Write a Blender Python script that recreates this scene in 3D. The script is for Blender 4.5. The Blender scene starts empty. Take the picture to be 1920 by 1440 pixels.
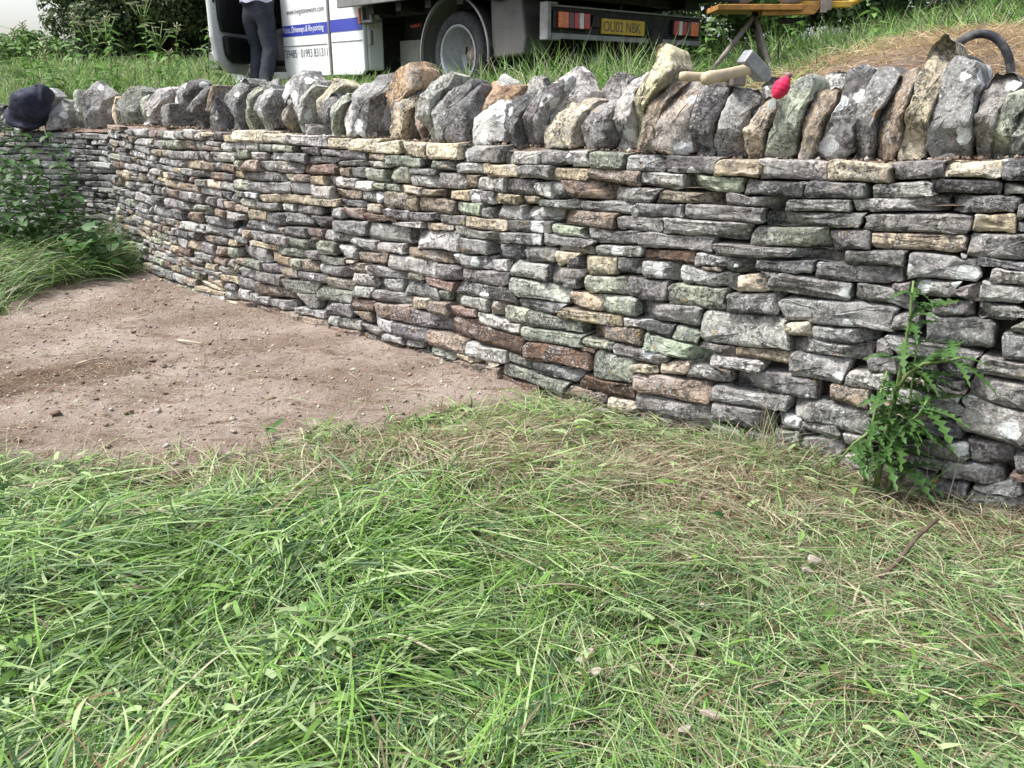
import bpy, math, random
import numpy as np
from mathutils import Vector, Matrix

# ------------------------------------------------------------------ camera, sky, sun, exposure
sc = bpy.context.scene
col = sc.collection
cam_data = bpy.data.cameras.new("camera")
cam = bpy.data.objects.new("camera", cam_data)
col.objects.link(cam)
cam.location = (0.0, 0.0, 1.5)
cam.rotation_euler = (math.radians(90 - 19.0), 0, 0)
cam_data.sensor_width = 36.0
cam_data.lens = 30.0
cam_data.clip_start = 0.05
cam_data.clip_end = 2000.0
sc.camera = cam

SUN_DIR = Vector((-0.50, -0.02, 0.865)).normalized()          # towards the sun
world = bpy.data.worlds.new("World")
sc.world = world
world.use_nodes = True
wn = world.node_tree
wn.nodes.clear()
w_out = wn.nodes.new("ShaderNodeOutputWorld")
w_bg = wn.nodes.new("ShaderNodeBackground")
w_sky = wn.nodes.new("ShaderNodeTexSky")
w_sky.sky_type = 'NISHITA'
w_sky.sun_disc = False
w_sky.sun_elevation = math.asin(SUN_DIR.z)
w_sky.sun_rotation = math.atan2(SUN_DIR.x, SUN_DIR.y)
w_sky.air_density = 1.0
w_sky.dust_density = 4.0
w_hsv = wn.nodes.new("ShaderNodeHueSaturation")               # thin bright overcast: little blue left
w_hsv.inputs['Saturation'].default_value = 0.5
w_bg.inputs['Strength'].default_value = 0.116
wn.links.new(w_sky.outputs[0], w_hsv.inputs['Color'])
wn.links.new(w_hsv.outputs[0], w_bg.inputs['Color'])
wn.links.new(w_bg.outputs[0], w_out.inputs['Surface'])

sun_data = bpy.data.lights.new("sun", 'SUN')
sun_data.energy = 2.0
sun_data.angle = math.radians(12)
sun_data.color = (1.0, 0.98, 0.95)
sun = bpy.data.objects.new("sun", sun_data)
col.objects.link(sun)
sun.location = (-6, -2, 12)
sun.rotation_euler = SUN_DIR.to_track_quat('Z', 'Y').to_euler()

sc.view_settings.view_transform = 'Standard'
sc.view_settings.look = 'None'
sc.view_settings.exposure = 1.48
sc.view_settings.gamma = 1.0
sc.view_settings.use_curve_mapping = False
sc.render.engine = 'CYCLES'
sc.cycles.max_bounces = 6
sc.cycles.transparent_max_bounces = 8

random.seed(7)
rng = np.random.default_rng(11)

# ------------------------------------------------------------------ helpers
def sm(a, b, x):
    t = np.clip((np.asarray(x, float) - a) / (b - a), 0, 1)
    return t * t * (3 - 2 * t)

def _hash(ix, iy, iz):
    h = (ix * 374761393 + iy * 668265263 + iz * 2147483647 * 3 + 1013904223) & 0xFFFFFFFF
    h = ((h ^ (h >> 13)) * 1274126177) & 0xFFFFFFFF
    h = h ^ (h >> 16)
    return (h & 0xFFFF) / 65535.0

def vnoise(p):
    p = np.asarray(p, float)
    i = np.floor(p).astype(np.int64)
    f = p - i
    f = f * f * (3 - 2 * f)
    r = 0
    for dx in (0, 1):
        wx = f[:, 0] if dx else 1 - f[:, 0]
        for dy in (0, 1):
            wy = f[:, 1] if dy else 1 - f[:, 1]
            for dz in (0, 1):
                wz = f[:, 2] if dz else 1 - f[:, 2]
                r = r + wx * wy * wz * _hash(i[:, 0] + dx, i[:, 1] + dy, i[:, 2] + dz)
    return r

def fbm(p, octaves=3, gain=0.5):
    p = np.asarray(p, float)
    a, t, r = 1.0, 0.0, 0
    for k in range(octaves):
        r = r + a * vnoise(p * (2 ** k) + 17.3 * k)
        t += a
        a *= gain
    return r / t

def fbm2(x, y, s, seed=0, octaves=3):
    x = np.atleast_1d(np.asarray(x, float)).ravel(); y = np.atleast_1d(np.asarray(y, float)).ravel()
    return fbm(np.stack([x * s + seed * 7.1, y * s - seed * 3.7, np.full(len(x), seed + 0.5)], 1), octaves)

def tag(o, label=None, cat=None, group=None, kind=None):
    if label: o["label"] = label
    if cat: o["category"] = cat
    if group: o["group"] = group
    if kind: o["kind"] = kind
    return o

def empty(name, loc=(0, 0, 0), rz=0.0, label=None, cat=None, group=None):
    o = bpy.data.objects.new(name, None)
    o.empty_display_size = 0.1
    o.location = loc
    o.rotation_euler = (0, 0, rz)
    col.objects.link(o)
    return tag(o, label, cat, group)

def link(name, me, mat=None, parent=None, loc=None, smooth=True):
    if mat is not None and not me.materials:
        me.materials.append(mat)
    if smooth and len(me.polygons):
        me.polygons.foreach_set("use_smooth", np.ones(len(me.polygons), bool))
    o = bpy.data.objects.new(name, me)
    col.objects.link(o)
    if parent is not None: o.parent = parent
    if loc is not None: o.location = loc
    return o

def np_mesh(name, verts, quads=None, tris=None, attrs=None):
    """fast mesh from arrays; attrs: {name: (N,4) colours or (N,) floats} on points"""
    me = bpy.data.meshes.new(name)
    verts = np.asarray(verts, np.float32)
    nq = 0 if quads is None else len(quads); nt = 0 if tris is None else len(tris)
    me.vertices.add(len(verts)); me.vertices.foreach_set("co", verts.ravel())
    me.loops.add(nq * 4 + nt * 3); me.polygons.add(nq + nt)
    li = []
    if nq: li.append(np.asarray(quads, np.int32).ravel())
    if nt: li.append(np.asarray(tris, np.int32).ravel())
    me.loops.foreach_set("vertex_index", np.concatenate(li))
    st = np.concatenate([np.arange(nq) * 4, nq * 4 + np.arange(nt) * 3]).astype(np.int32)
    me.polygons.foreach_set("loop_start", st)
    for k, v in (attrs or {}).items():
        v = np.asarray(v, np.float32)
        if v.ndim == 2:
            a = me.attributes.new(k, 'FLOAT_COLOR', 'POINT'); a.data.foreach_set("color", v.ravel())
        else:
            a = me.attributes.new(k, 'FLOAT', 'POINT'); a.data.foreach_set("value", v)
    me.update(calc_edges=True)
    me.validate()
    return me

class MB:
    """collects boxes, tubes, lathes and prisms into one mesh"""
    def __init__(self): self.v = []; self.f = []
    def add(self, vs, fs):
        n = len(self.v); self.v += [tuple(p) for p in vs]; self.f += [tuple(i + n for i in q) for q in fs]; return self
    def box(self, x0, x1, y0, y1, z0, z1, M=None):
        vs = [Vector((x, y, z)) for z in (z0, z1) for y in (y0, y1) for x in (x0, x1)]
        if M is not None: vs = [M @ p for p in vs]
        return self.add(vs, [(0, 2, 3, 1), (4, 5, 7, 6), (0, 1, 5, 4), (2, 6, 7, 3), (0, 4, 6, 2), (1, 3, 7, 5)])
    def tube(self, pts, rad, n=8, caps=True, squash=None):
        pts = [Vector(p) for p in pts]
        if not hasattr(rad, '__len__'): rad = [rad] * len(pts)
        vs, fs = [], []
        up = Vector((0.3, 0.2, 1)).normalized()
        for i, p in enumerate(pts):
            t = (pts[min(i + 1, len(pts) - 1)] - pts[max(i - 1, 0)]).normalized()
            a = t.cross(up)
            if a.length < 1e-3: a = t.cross(Vector((1, 0, 0)))
            a.normalize(); b = t.cross(a).normalized()
            for k in range(n):
                an = 2 * math.pi * k / n
                vs.append(p + (a * math.cos(an) + b * math.sin(an) * (squash or 1)) * rad[i])
        for i in range(len(pts) - 1):
            for k in range(n):
                k2 = (k + 1) % n
                fs.append((i * n + k, i * n + k2, (i + 1) * n + k2, (i + 1) * n + k))
        if caps:
            fs.append(tuple(range(n - 1, -1, -1))); fs.append(tuple((len(pts) - 1) * n + k for k in range(n)))
        return self.add(vs, fs)
    def lathe(self, prof, c=(0, 0, 0), n=32, a0=0.0, a1=2 * math.pi):
        """profile of (radius, y) spun about the y axis through c"""
        closed = abs(a1 - a0 - 2 * math.pi) < 1e-6
        m = n if closed else n + 1
        vs, fs = [], []
        for k in range(m):
            an = a0 + (a1 - a0) * k / n
            for r, y in prof: vs.append((c[0] + r * math.cos(an), c[1] + y, c[2] + r * math.sin(an)))
        L = len(prof)
        for k in range(n):
            k2 = (k + 1) % m
            for j in range(L - 1): fs.append((k * L + j, k * L + j + 1, k2 * L + j + 1, k2 * L + j))
        return self.add(vs, fs)
    def prism(self, poly, y0, y1, M=None):
        """polygon in x,z pulled from y0 to y1"""
        n = len(poly)
        vs = [Vector((x, y0, z)) for x, z in poly] + [Vector((x, y1, z)) for x, z in poly]
        if M is not None: vs = [M @ p for p in vs]
        return self.add(vs, [tuple(range(n)), tuple(range(2 * n - 1, n - 1, -1))] + [(i, i + n, (i + 1) % n + n, (i + 1) % n) for i in range(n)])
    def build(self, name, mat, parent=None, smooth=False, bevel=0.0, loc=None):
        me = bpy.data.meshes.new(name)
        me.from_pydata(self.v, [], self.f); me.validate()
        o = link(name, me, mat, parent, loc, smooth)
        import bmesh
        b = bmesh.new(); b.from_mesh(me); bmesh.ops.recalc_face_normals(b, faces=b.faces); b.to_mesh(me); b.free()
        if bevel:
            m = o.modifiers.new("bevel", 'BEVEL'); m.width = bevel; m.segments = 2; m.limit_method = 'ANGLE'
        return o

def copy_tree(o, parent=None):
    c = o.copy(); col.objects.link(c); c.parent = parent
    for ch in o.children: copy_tree(ch, c)
    return c

# ------------------------------------------------------------------ materials
class NT:
    def __init__(self, name):
        self.m = bpy.data.materials.new(name); self.m.use_nodes = True
        self.t = self.m.node_tree; self.t.nodes.clear()
        self.out = self.n('ShaderNodeOutputMaterial')
    def n(self, kind, **kw):
        x = self.t.nodes.new(kind)
        for k, v in kw.items(): setattr(x, k, v)
        return x
    def l(self, a, b): self.t.links.new(a, b)
    def val(self, sock, v):
        if hasattr(v, 'links') or hasattr(v, 'is_linked'): self.l(v, sock)
        else: sock.default_value = v
    def noise(self, vec, scale, detail=4, rough=0.55, dist=0.0, kind=None):
        x = self.n('ShaderNodeTexNoise'); self.l(vec, x.inputs['Vector'])
        if kind: x.noise_type = kind; x.normalize = True
        x.inputs['Scale'].default_value = scale; x.inputs['Detail'].default_value = detail
        x.inputs['Roughness'].default_value = rough; x.inputs['Distortion'].default_value = dist
        return x.outputs['Fac']
    def ramp(self, fac, a, b, lo=0.0, hi=1.0):
        x = self.n('ShaderNodeMapRange'); x.interpolation_type = 'SMOOTHSTEP'
        self.l(fac, x.inputs['Value']); x.inputs['From Min'].default_value = a; x.inputs['From Max'].default_value = b
        x.inputs['To Min'].default_value = lo; x.inputs['To Max'].default_value = hi
        return x.outputs['Result']
    def math(self, op, a, b=None):
        x = self.n('ShaderNodeMath', operation=op); self.val(x.inputs[0], a)
        if b is not None: self.val(x.inputs[1], b)
        return x.outputs[0]
    def mix(self, fac, a, b, mode='MIX'):
        x = self.n('ShaderNodeMix', data_type='RGBA', blend_type=mode)
        self.val(x.inputs[0], fac)
        for s, v in ((x.inputs[6], a), (x.inputs[7], b)):
            if isinstance(v, tuple): s.default_value = (*v, 1.0) if len(v) == 3 else v
            else: self.l(v, s)
        return x.outputs[2]
    def attr(self, name):
        return self.n('ShaderNodeAttribute', attribute_name=name)
    def bump(self, h, strength, dist, prev=None):
        x = self.n('ShaderNodeBump'); x.inputs['Strength'].default_value = strength; x.inputs['Distance'].default_value = dist
        self.l(h, x.inputs['Height'])
        if prev is not None: self.l(prev, x.inputs['Normal'])
        return x.outputs['Normal']
    def bsdf(self, color, rough=0.8, spec=0.3, normal=None, metal=0.0, coat=0.0):
        x = self.n('ShaderNodeBsdfPrincipled')
        if isinstance(color, tuple): x.inputs['Base Color'].default_value = (*color, 1)
        else: self.l(color, x.inputs['Base Color'])
        self.val(x.inputs['Roughness'], rough); x.inputs['Specular IOR Level'].default_value = spec
        x.inputs['Metallic'].default_value = metal; x.inputs['Coat Weight'].default_value = coat
        if normal is not None: self.l(normal, x.inputs['Normal'])
        return x
    def done(self, sh): self.l(sh, self.out.inputs['Surface']); return self.m

def plain(name, color, rough=0.6, metal=0.0, spec=0.4, var=0.25, scale=6.0, bump=0.0, bscale=40.0, dirt=None, dirt_amt=0.5, coat=0.0):
    t = NT(name)
    pos = t.n('ShaderNodeTexCoord').outputs['Object']
    n1 = t.noise(pos, scale, 5)
    c = t.mix(t.ramp(n1, 0.3, 0.7), tuple(k * (1 - var) for k in color), tuple(min(1, k * (1 + var)) for k in color))
    if dirt:
        n2 = t.noise(pos, scale * 1.7, 7, 0.7)
        c = t.mix(t.ramp(n2, 0.62 - 0.25 * dirt_amt, 0.75, 0, 0.85), c, dirt)
    nm = t.bump(t.noise(pos, bscale, 6, 0.65), bump, 0.01) if bump else None
    r = t.ramp(t.noise(pos, scale * 2.3, 4), 0.3, 0.7, rough * 0.85, min(1, rough * 1.15))
    return t.done(t.bsdf(c, r, spec, nm, metal, coat).outputs[0])

def stone_material():
    t = NT("limestone")
    geo = t.n('ShaderNodeNewGeometry')
    a_col = t.attr("scol"); a_seed = t.attr("seed")
    sv = t.n('ShaderNodeCombineXYZ')
    t.l(a_seed.outputs['Fac'], sv.inputs[0]); t.l(t.math('MULTIPLY', a_seed.outputs['Fac'], 1.7), sv.inputs[1]); t.l(a_seed.outputs['Fac'], sv.inputs[2])
    ad = t.n('ShaderNodeVectorMath', operation='ADD'); t.l(geo.outputs['Position'], ad.inputs[0]); t.l(sv.outputs[0], ad.inputs[1])
    p = ad.outputs[0]
    base = a_col.outputs['Color']; lich = a_col.outputs['Alpha']
    big = t.noise(p, 9, 5, 0.6)
    mid = t.noise(p, 34, 6, 0.7)
    fine = t.noise(p, 120, 5, 0.7)
    c = t.mix(t.ramp(big, 0.32, 0.68), t.mix(1.0, base, (0.62, 0.60, 0.60), 'MULTIPLY'), t.mix(1.0, base, (1.32, 1.28, 1.2), 'MULTIPLY'))
    c = t.mix(t.ramp(mid, 0.46, 0.62, 0, 0.75), c, t.mix(1.0, base, (0.30, 0.293, 0.29), 'MULTIPLY'))
    c = t.mix(t.ramp(t.noise(p, 48, 5, 0.7), 0.52, 0.64, 0, 0.55), c, t.mix(1.0, base, (1.75, 1.75, 1.72), 'MULTIPLY'))
    # warm weathering stains
    st = t.noise(p, 6.5, 4, 0.6, 0.6)
    c = t.mix(t.ramp(st, 0.60, 0.75, 0, 0.35), c, (0.30, 0.225, 0.145))
    # black crust lichen in speckles
    blk = t.noise(p, 62, 5, 0.75)
    blkzone = t.ramp(t.noise(p, 8, 3), 0.36, 0.58)
    c = t.mix(t.math('MULTIPLY', t.ramp(blk, 0.48, 0.55, 0, 0.85), blkzone), c, (0.055, 0.054, 0.056))
    # pale crust: ragged blotches whose spread grows with the lichen share of the stone
    wob = t.noise(p, 22, 6, 0.75, 0.4)
    spk = t.noise(p, 95, 4, 0.7)
    zone = t.noise(p, 5.5, 4, 0.6, 0.5)
    pale = t.math('ADD', t.math('MULTIPLY', zone, 0.65), t.math('MULTIPLY', wob, 0.42))
    pale = t.math('ADD', pale, t.math('MULTIPLY', lich, 0.10))
    c = t.mix(t.ramp(t.math('ADD', pale, t.math('MULTIPLY', spk, 0.16)), 0.66, 0.74, 0, 0.42), c, (0.46, 0.455, 0.44))
    c = t.mix(t.math('MULTIPLY', t.ramp(spk, 0.57, 0.63, 0, 0.85), t.ramp(zone, 0.39, 0.57)), c, (0.58, 0.595, 0.60))
    # thick white lichen, a few patches with lobed rims
    wv = t.n('ShaderNodeVectorMath', operation='ADD')
    wc = t.n('ShaderNodeTexNoise'); t.l(p, wc.inputs['Vector']); wc.inputs['Scale'].default_value = 30; wc.inputs['Detail'].default_value = 4
    wsc = t.n('ShaderNodeVectorMath', operation='SCALE'); t.l(wc.outputs['Color'], wsc.inputs[0]); wsc.inputs['Scale'].default_value = 0.055
    t.l(p, wv.inputs[0]); t.l(wsc.outputs[0], wv.inputs[1])
    vo = t.n('ShaderNodeTexVoronoi'); t.l(wv.outputs[0], vo.inputs['Vector']); vo.inputs['Scale'].default_value = 11; vo.feature = 'SMOOTH_F1'; vo.inputs['Smoothness'].default_value = 0.35
    cell = t.n('ShaderNodeSeparateColor'); t.l(vo.outputs['Color'], cell.inputs[0])
    size = t.math('MULTIPLY', t.math('SUBTRACT', lich, cell.outputs[0]), 1.1)
    patch = t.ramp(t.math('SUBTRACT', t.math('MINIMUM', size, 0.52), t.math('ADD', vo.outputs['Distance'], t.math('MULTIPLY', wob, 0.12))), 0.0, 0.035)
    c = t.mix(t.math('MULTIPLY', patch, 0.9), c, t.mix(t.ramp(spk, 0.4, 0.65), (0.74, 0.76, 0.76), (0.50, 0.51, 0.50)))
    # ochre lichen, rare
    oc = t.math('MULTIPLY', t.ramp(t.noise(p, 17, 4), 0.70, 0.74), t.ramp(mid, 0.45, 0.6))
    c = t.mix(oc, c, (0.42, 0.27, 0.07))
    rid = t.noise(p, 26, 5, 0.6, 0.3, 'RIDGED_MULTIFRACTAL')
    h = t.math('ADD', t.math('MULTIPLY', mid, 0.55), t.math('MULTIPLY', fine, 0.45))
    nm = t.bump(rid, 0.08, 0.010)
    nm = t.bump(h, 1.0, 0.018, nm)
    nm = t.bump(t.noise(p, 300, 3, 0.6), 0.6, 0.004, nm)
    nm = t.bump(patch, 0.25, 0.003, nm)
    return t.done(t.bsdf(c, 0.92, 0.15, nm).outputs[0])

def leafy(name, color=None, trans=0.35, rough=0.55, attr="bcol", spec=0.3, vein=False):
    t = NT(name)
    if color is None:
        base = t.attr(attr).outputs['Color']
    else:
        oi = t.n('ShaderNodeObjectInfo')
        pos = t.n('ShaderNodeNewGeometry').outputs['Position']
        base = t.mix(t.ramp(t.noise(pos, 14, 4), 0.3, 0.7), tuple(k * 0.65 for k in color), tuple(k * 1.35 for k in color))
        base = t.mix(t.math('MULTIPLY', oi.outputs['Random'], 0.35), base, (color[0] * 1.5, color[1] * 1.25, color[2]))
    b = t.bsdf(base, rough, spec)
    tr = t.n('ShaderNodeBsdfTranslucent'); t.l(base, tr.inputs['Color'])
    mx = t.n('ShaderNodeMixShader'); mx.inputs[0].default_value = trans
    t.l(b.outputs[0], mx.inputs[1]); t.l(tr.outputs[0], mx.inputs[2])
    return t.done(mx.outputs[0])

STONE = stone_material()
GRASS = leafy("grass_blades")
# ------------------------------------------------------------------ line of the wall (far left to near right)
CP = [(-8.2,9.0),(-6.6,8.75),(-5.06,8.45),(-3.95,8.2),(-3.55,7.8),(-2.75,6.85),(-1.99,6.12),(-0.65,4.98),(0.37,3.98),(1.10,3.42),(1.87,2.80),(2.75,2.15)]
def catmull(cp, n=40):
    cp = np.array(cp, float); ext = np.vstack([2*cp[0]-cp[1], cp, 2*cp[-1]-cp[-2]]); out = []
    for i in range(1, len(ext) - 2):
        p0, p1, p2, p3 = ext[i-1:i+3]
        for t in np.linspace(0, 1, n, endpoint=False):
            out.append(0.5*((2*p1)+(-p0+p2)*t+(2*p0-5*p1+4*p2-p3)*t*t+(-p0+3*p1-3*p2+p3)*t**3))
    out.append(cp[-1]); return np.array(out)
PATH = catmull(CP)
PS = np.concatenate([[0], np.cumsum(np.hypot(*np.diff(PATH, axis=0).T))])
PT = np.gradient(PATH, PS, axis=0); PT /= np.linalg.norm(PT, axis=1)[:, None]
PN = np.stack([PT[:, 1], -PT[:, 0]], 1)          # out of the face, towards the field
BAT = 0.07                                       # batter of the face
def W(s, z, d=0.0):
    s = np.asarray(s, float); z = np.asarray(z, float); d = np.asarray(d, float)
    x = np.interp(s, PS, PATH[:, 0]); y = np.interp(s, PS, PATH[:, 1])
    nx = np.interp(s, PS, PN[:, 0]); ny = np.interp(s, PS, PN[:, 1])
    o = d - BAT * z
    return np.stack([x + nx * o, y + ny * o, z + 0 * x], -1)
TOPS = [(2.12, 1.038), (3.34, 1.11), (3.917, 1.134), (4.46, 1.156), (4.848, 1.201), (6.027, 1.215), (7.592, 1.214), (8.659, 1.217), (9.547, 1.22), (10.28, 1.225), (11.082, 1.217), (11.506, 1.232), (12.044, 1.266), (12.202, 1.27)]
_ts, _tz = np.array([t[0] for t in TOPS]), np.array([t[1] for t in TOPS])
JOINT = 4.62                                     # where the rebuilt length meets the old wall
def ztop(s): return np.interp(s, _ts, _tz)

EXT = np.vstack([PATH[0] - PT[0] * 60, PATH[::8], PATH[-1] + PT[-1] * 60])
def sdist(x, y):
    """signed distance to the foot of the wall: negative in the field, positive behind"""
    x = np.atleast_1d(np.asarray(x, float)).ravel(); y = np.atleast_1d(np.asarray(y, float)).ravel()
    best = np.full(len(x), 1e9); sg = np.ones(len(x))
    for a, b in zip(EXT[:-1], EXT[1:]):
        e = b - a; L = e @ e
        t = np.clip(((x - a[0]) * e[0] + (y - a[1]) * e[1]) / L, 0, 1)
        dx = x - a[0] - t * e[0]; dy = y - a[1] - t * e[1]
        d = np.hypot(dx, dy)
        m = d < best
        best = np.where(m, d, best)
        sg = np.where(m, np.where(e[0] * dy - e[1] * dx > 0, 1, -1), sg)
    return best * sg

SOIL_POLY = [(-4.4,5.0),(-3.6,5.75),(-3.75,6.4),(-3.5,6.95),(-3.3,7.5),(-2.4,6.9),(-1.2,5.9),(0.05,4.75),(0.22,4.15),(-0.26,3.92),(-0.64,3.68),(-0.94,3.48),(-1.22,3.33),(-1.45,3.22),(-2.05,3.32),(-2.7,3.43),(-3.6,3.9)]
def inpoly(x, y, poly):
    r = np.zeros(len(x), bool); n = len(poly)
    for i in range(n):
        x0, y0 = poly[i]; x1, y1 = poly[(i + 1) % n]
        c = (y0 > y) != (y1 > y)
        r ^= c & (x < (x1 - x0) * (y - y0) / (y1 - y0 + 1e-12) + x0)
    return r
def soil_at(x, y, k=9, r=0.16):
    """share of bare earth, feathered"""
    x = np.atleast_1d(np.asarray(x, float)).ravel(); y = np.atleast_1d(np.asarray(y, float)).ravel()
    wx = (fbm2(x, y, 2.2, 3) - 0.5) * 0.7; wy = (fbm2(x, y, 2.2, 5) - 0.5) * 0.5
    a = 0
    for i in range(k):
        an = i * 2.4; rr = r * math.sqrt((i + 0.5) / k)
        a = a + inpoly(x + wx + rr * math.cos(an), y + wy + rr * math.sin(an), SOIL_POLY)
    return a / k
def damp_at(x, y):
    """freshly churned, darker earth"""
    u = (x + 2.55) * 0.86 + (y - 4.45) * 0.5; v = -(x + 2.55) * 0.5 + (y - 4.45) * 0.86
    d_ = np.exp(-(u / 0.75) ** 2 - (v / 0.26) ** 2) + 0.6 * np.exp(-((x + 3.0) / 0.5) ** 2 - ((y - 4.1) / 0.25) ** 2) + 0.5 * np.exp(-((x + 1.0) / 0.25) ** 2 - ((y - 5.25) / 0.12) ** 2) + 0.45 * np.exp(-((x + 1.35) / 0.8) ** 2 - ((y - 3.75) / 0.22) ** 2)
    return np.clip(d_ * (0.55 + 0.9 * fbm2(x, y, 5, 17)), 0, 1)
def h_field(x, y):
    x = np.atleast_1d(np.asarray(x, float)).ravel(); y = np.atleast_1d(np.asarray(y, float)).ravel()
    g = 1 - soil_at(x, y, 5)
    h = (fbm2(x, y, 2.3, 1) - 0.5) * 0.13 * g + (fbm2(x, y, 9, 2) - 0.5) * 0.03
    h = h + (fbm2(x, y, 16, 4, 2) - 0.5) * 0.026 + (fbm2(x, y, 5, 17) - 0.5) * 0.11 * damp_at(x, y)
    u_ = x * 0.86 + y * 0.5; v_ = -x * 0.5 + y * 0.86
    h = h + (fbm2(u_ * 0.6, v_ * 3.2, 3.0, 19) - 0.5) * 0.05 * (1 - g)
    h = h + 0.16 * np.exp(-(((x + 4.3) / 0.9) ** 2 + ((y - 7.0) / 1.0) ** 2)) * g
    near = np.exp(-np.clip(-sdist(x, y), 0, 9) / 0.12)
    dip = np.exp(-np.clip(-sdist(x, y), 0, 9) / 0.45) * g
    return h * (1 - 0.7 * np.maximum(near, dip)) + 0.005 * near - 0.035 * dip
def h_bank(x, y, t=None):
    x = np.atleast_1d(np.asarray(x, float)).ravel(); y = np.atleast_1d(np.asarray(y, float)).ravel()
    if t is None: t = sdist(x, y)
    h = 1.20 + 0.25 * sm(0.4, 2.6, t) - 0.10 * sm(0, 1, (-3.6 - x)) * sm(3.0, 0.5, t)
    h = h + 0.30 * sm(10.5, 15.0, y) + 0.9 * sm(30, 160, y)
    h = h + 0.36 * np.exp(-(((x - 3.1) / 1.25) ** 2 + ((y - 5.9) / 1.2) ** 2))
    h = h + 0.13 * np.exp(-(((x - 2.0) / 0.9) ** 2 + ((y - 4.9) / 0.7) ** 2))
    h = h + 0.30 * sm(1.9, 3.2, x) * sm(5.5, 8.5, y) + 0.5 * sm(3.2, 7.0, x)
    h = h + (fbm2(x, y, 1.6, 6) - 0.5) * 0.08 * sm(0.4, 1.2, t) + (fbm2(x, y, 8, 7) - 0.5) * 0.035
    return h
def bare_bank(x, y):
    """share of dug earth and dry hay behind the wall"""
    t = sdist(x, y)
    m = np.exp(-np.clip(t - 0.5, 0, 9) / 0.45) * 0.9
    m = np.maximum(m, np.exp(-(((x - 2.3) / 1.4) ** 2 + ((y - 4.9) / 0.95) ** 2) ** 2))
    m = np.maximum(m, np.exp(-(((x - 3.6) / 1.5) ** 2 + ((y - 5.6) / 0.85) ** 2) ** 2))
    return np.clip(m + (fbm2(x, y, 3.0, 9) - 0.5) * 0.4, 0, 1)

# ------------------------------------------------------------------ ground
def ground_material():
    t = NT("earth_and_thatch")
    p = t.n('ShaderNodeNewGeometry').outputs['Position']
    s = t.attr("soil").outputs['Fac']; damp = t.attr("damp").outputs['Fac']
    n1 = t.noise(p, 1.6, 6, 0.6); n2 = t.noise(p, 14, 6, 0.7); n3 = t.noise(p, 75, 5, 0.7)
    mp = t.n('ShaderNodeMapping'); t.l(p, mp.inputs[0]); mp.inputs['Rotation'].default_value = (0, 0, 0.55); mp.inputs['Scale'].default_value = (1, 2.6, 1)
    n4 = t.noise(mp.outputs[0], 4.2, 8, 0.74)
    earth = t.mix(t.ramp(n1, 0.35, 0.65), (0.19, 0.142, 0.112), (0.325, 0.265, 0.225))
    earth = t.mix(t.ramp(n4, 0.51, 0.63, 0, 0.8), earth, (0.12, 0.076, 0.048))
    earth = t.mix(t.ramp(t.math('ADD', damp, t.math('MULTIPLY', t.math('SUBTRACT', n2, 0.5), 1.2)), 0.35, 0.8, 0, 0.85), earth, (0.10, 0.062, 0.038))
    earth = t.mix(t.ramp(n2, 0.5, 0.72, 0, 0.5), earth, (0.17, 0.11, 0.073))
    earth = t.mix(t.ramp(n3, 0.52, 0.68, 0, 0.6), earth, (0.44, 0.38, 0.325))
    thatch = t.mix(t.ramp(n2, 0.35, 0.65), (0.045, 0.05, 0.022), (0.13, 0.10, 0.055))
    k = t.ramp(t.math('ADD', s, t.math('MULTIPLY', t.math('SUBTRACT', n2, 0.5), 0.7)), 0.32, 0.68)
    c = t.mix(k, thatch, earth)
    nm = t.bump(n4, 0.5, 0.06); nm = t.bump(n2, 0.8, 0.035, nm); nm = t.bump(n3, 0.9, 0.012, nm)
    return t.done(t.bsdf(c, 0.95, 0.1, nm).outputs[0])
EARTH = ground_material()

def axis(lo, hi, step, far):
    a = list(np.arange(lo, hi + step, step)); d = step; l, r = [lo], [a[-1]]
    while r[-1] < far[1]: d *= 1.35; r.append(r[-1] + d)
    d = step
    while l[-1] > far[0]: d *= 1.35; l.append(l[-1] - d)
    return np.array(l[:0:-1] + a + r[1:])
def grid_quads(nx, ny):
    i = np.arange(nx * ny).reshape(ny, nx)
    return np.stack([i[:-1, :-1].ravel(), i[:-1, 1:].ravel(), i[1:, 1:].ravel(), i[1:, :-1].ravel()], 1)
gx = axis(-5.0, 2.8, 0.04, (-400, 400)); gy = axis(1.2, 8.4, 0.04, (-60, 500))
X, Y = np.meshgrid(gx, gy); X = X.ravel(); Y = Y.ravel()
Z = h_field(X, Y); Z = np.where(np.hypot(X, Y) > 30, -0.05, Z)
me = np_mesh("ground", np.stack([X, Y, Z], 1), grid_quads(len(gx), len(gy)), attrs={"soil": soil_at(X, Y), "damp": damp_at(X, Y)})
tag(link("ground", me, EARTH), "trampled field ground with a bare patch of earth before the wall", "ground", kind="structure")

# raised ground behind the wall
s_in = np.arange(0.3, PS[-1], 0.09)
tt = [0.10, 0.2, 0.32, 0.42]; d = 0.1
while tt[-1] < 8: tt.append(tt[-1] + 0.1)
while tt[-1] < 600: d *= 1.3; tt.append(tt[-1] + d)
tt = np.array(tt)
back = np.array((0.50, 0.866)); side = np.array((0.866, -0.50))
P0 = W(s_in, 0 * s_in)[:, :2]; NN = np.stack([np.interp(s_in, PS, PN[:, 0]), np.interp(s_in, PS, PN[:, 1])], 1)
k = 0.0; ext_l, ext_r = [], []
dd = 0.2
while dd < 600: dd *= 1.4; ext_l.append(P0[0] - side * dd * 0.9 + back * 0.0); ext_r.append(P0[-1] + side * dd * 0.9)
P0 = np.vstack([ext_l[::-1], P0, ext_r]); NN = np.vstack([np.tile(NN[0], (len(ext_l), 1)), NN, np.tile(NN[-1], (len(ext_r), 1))])
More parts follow.
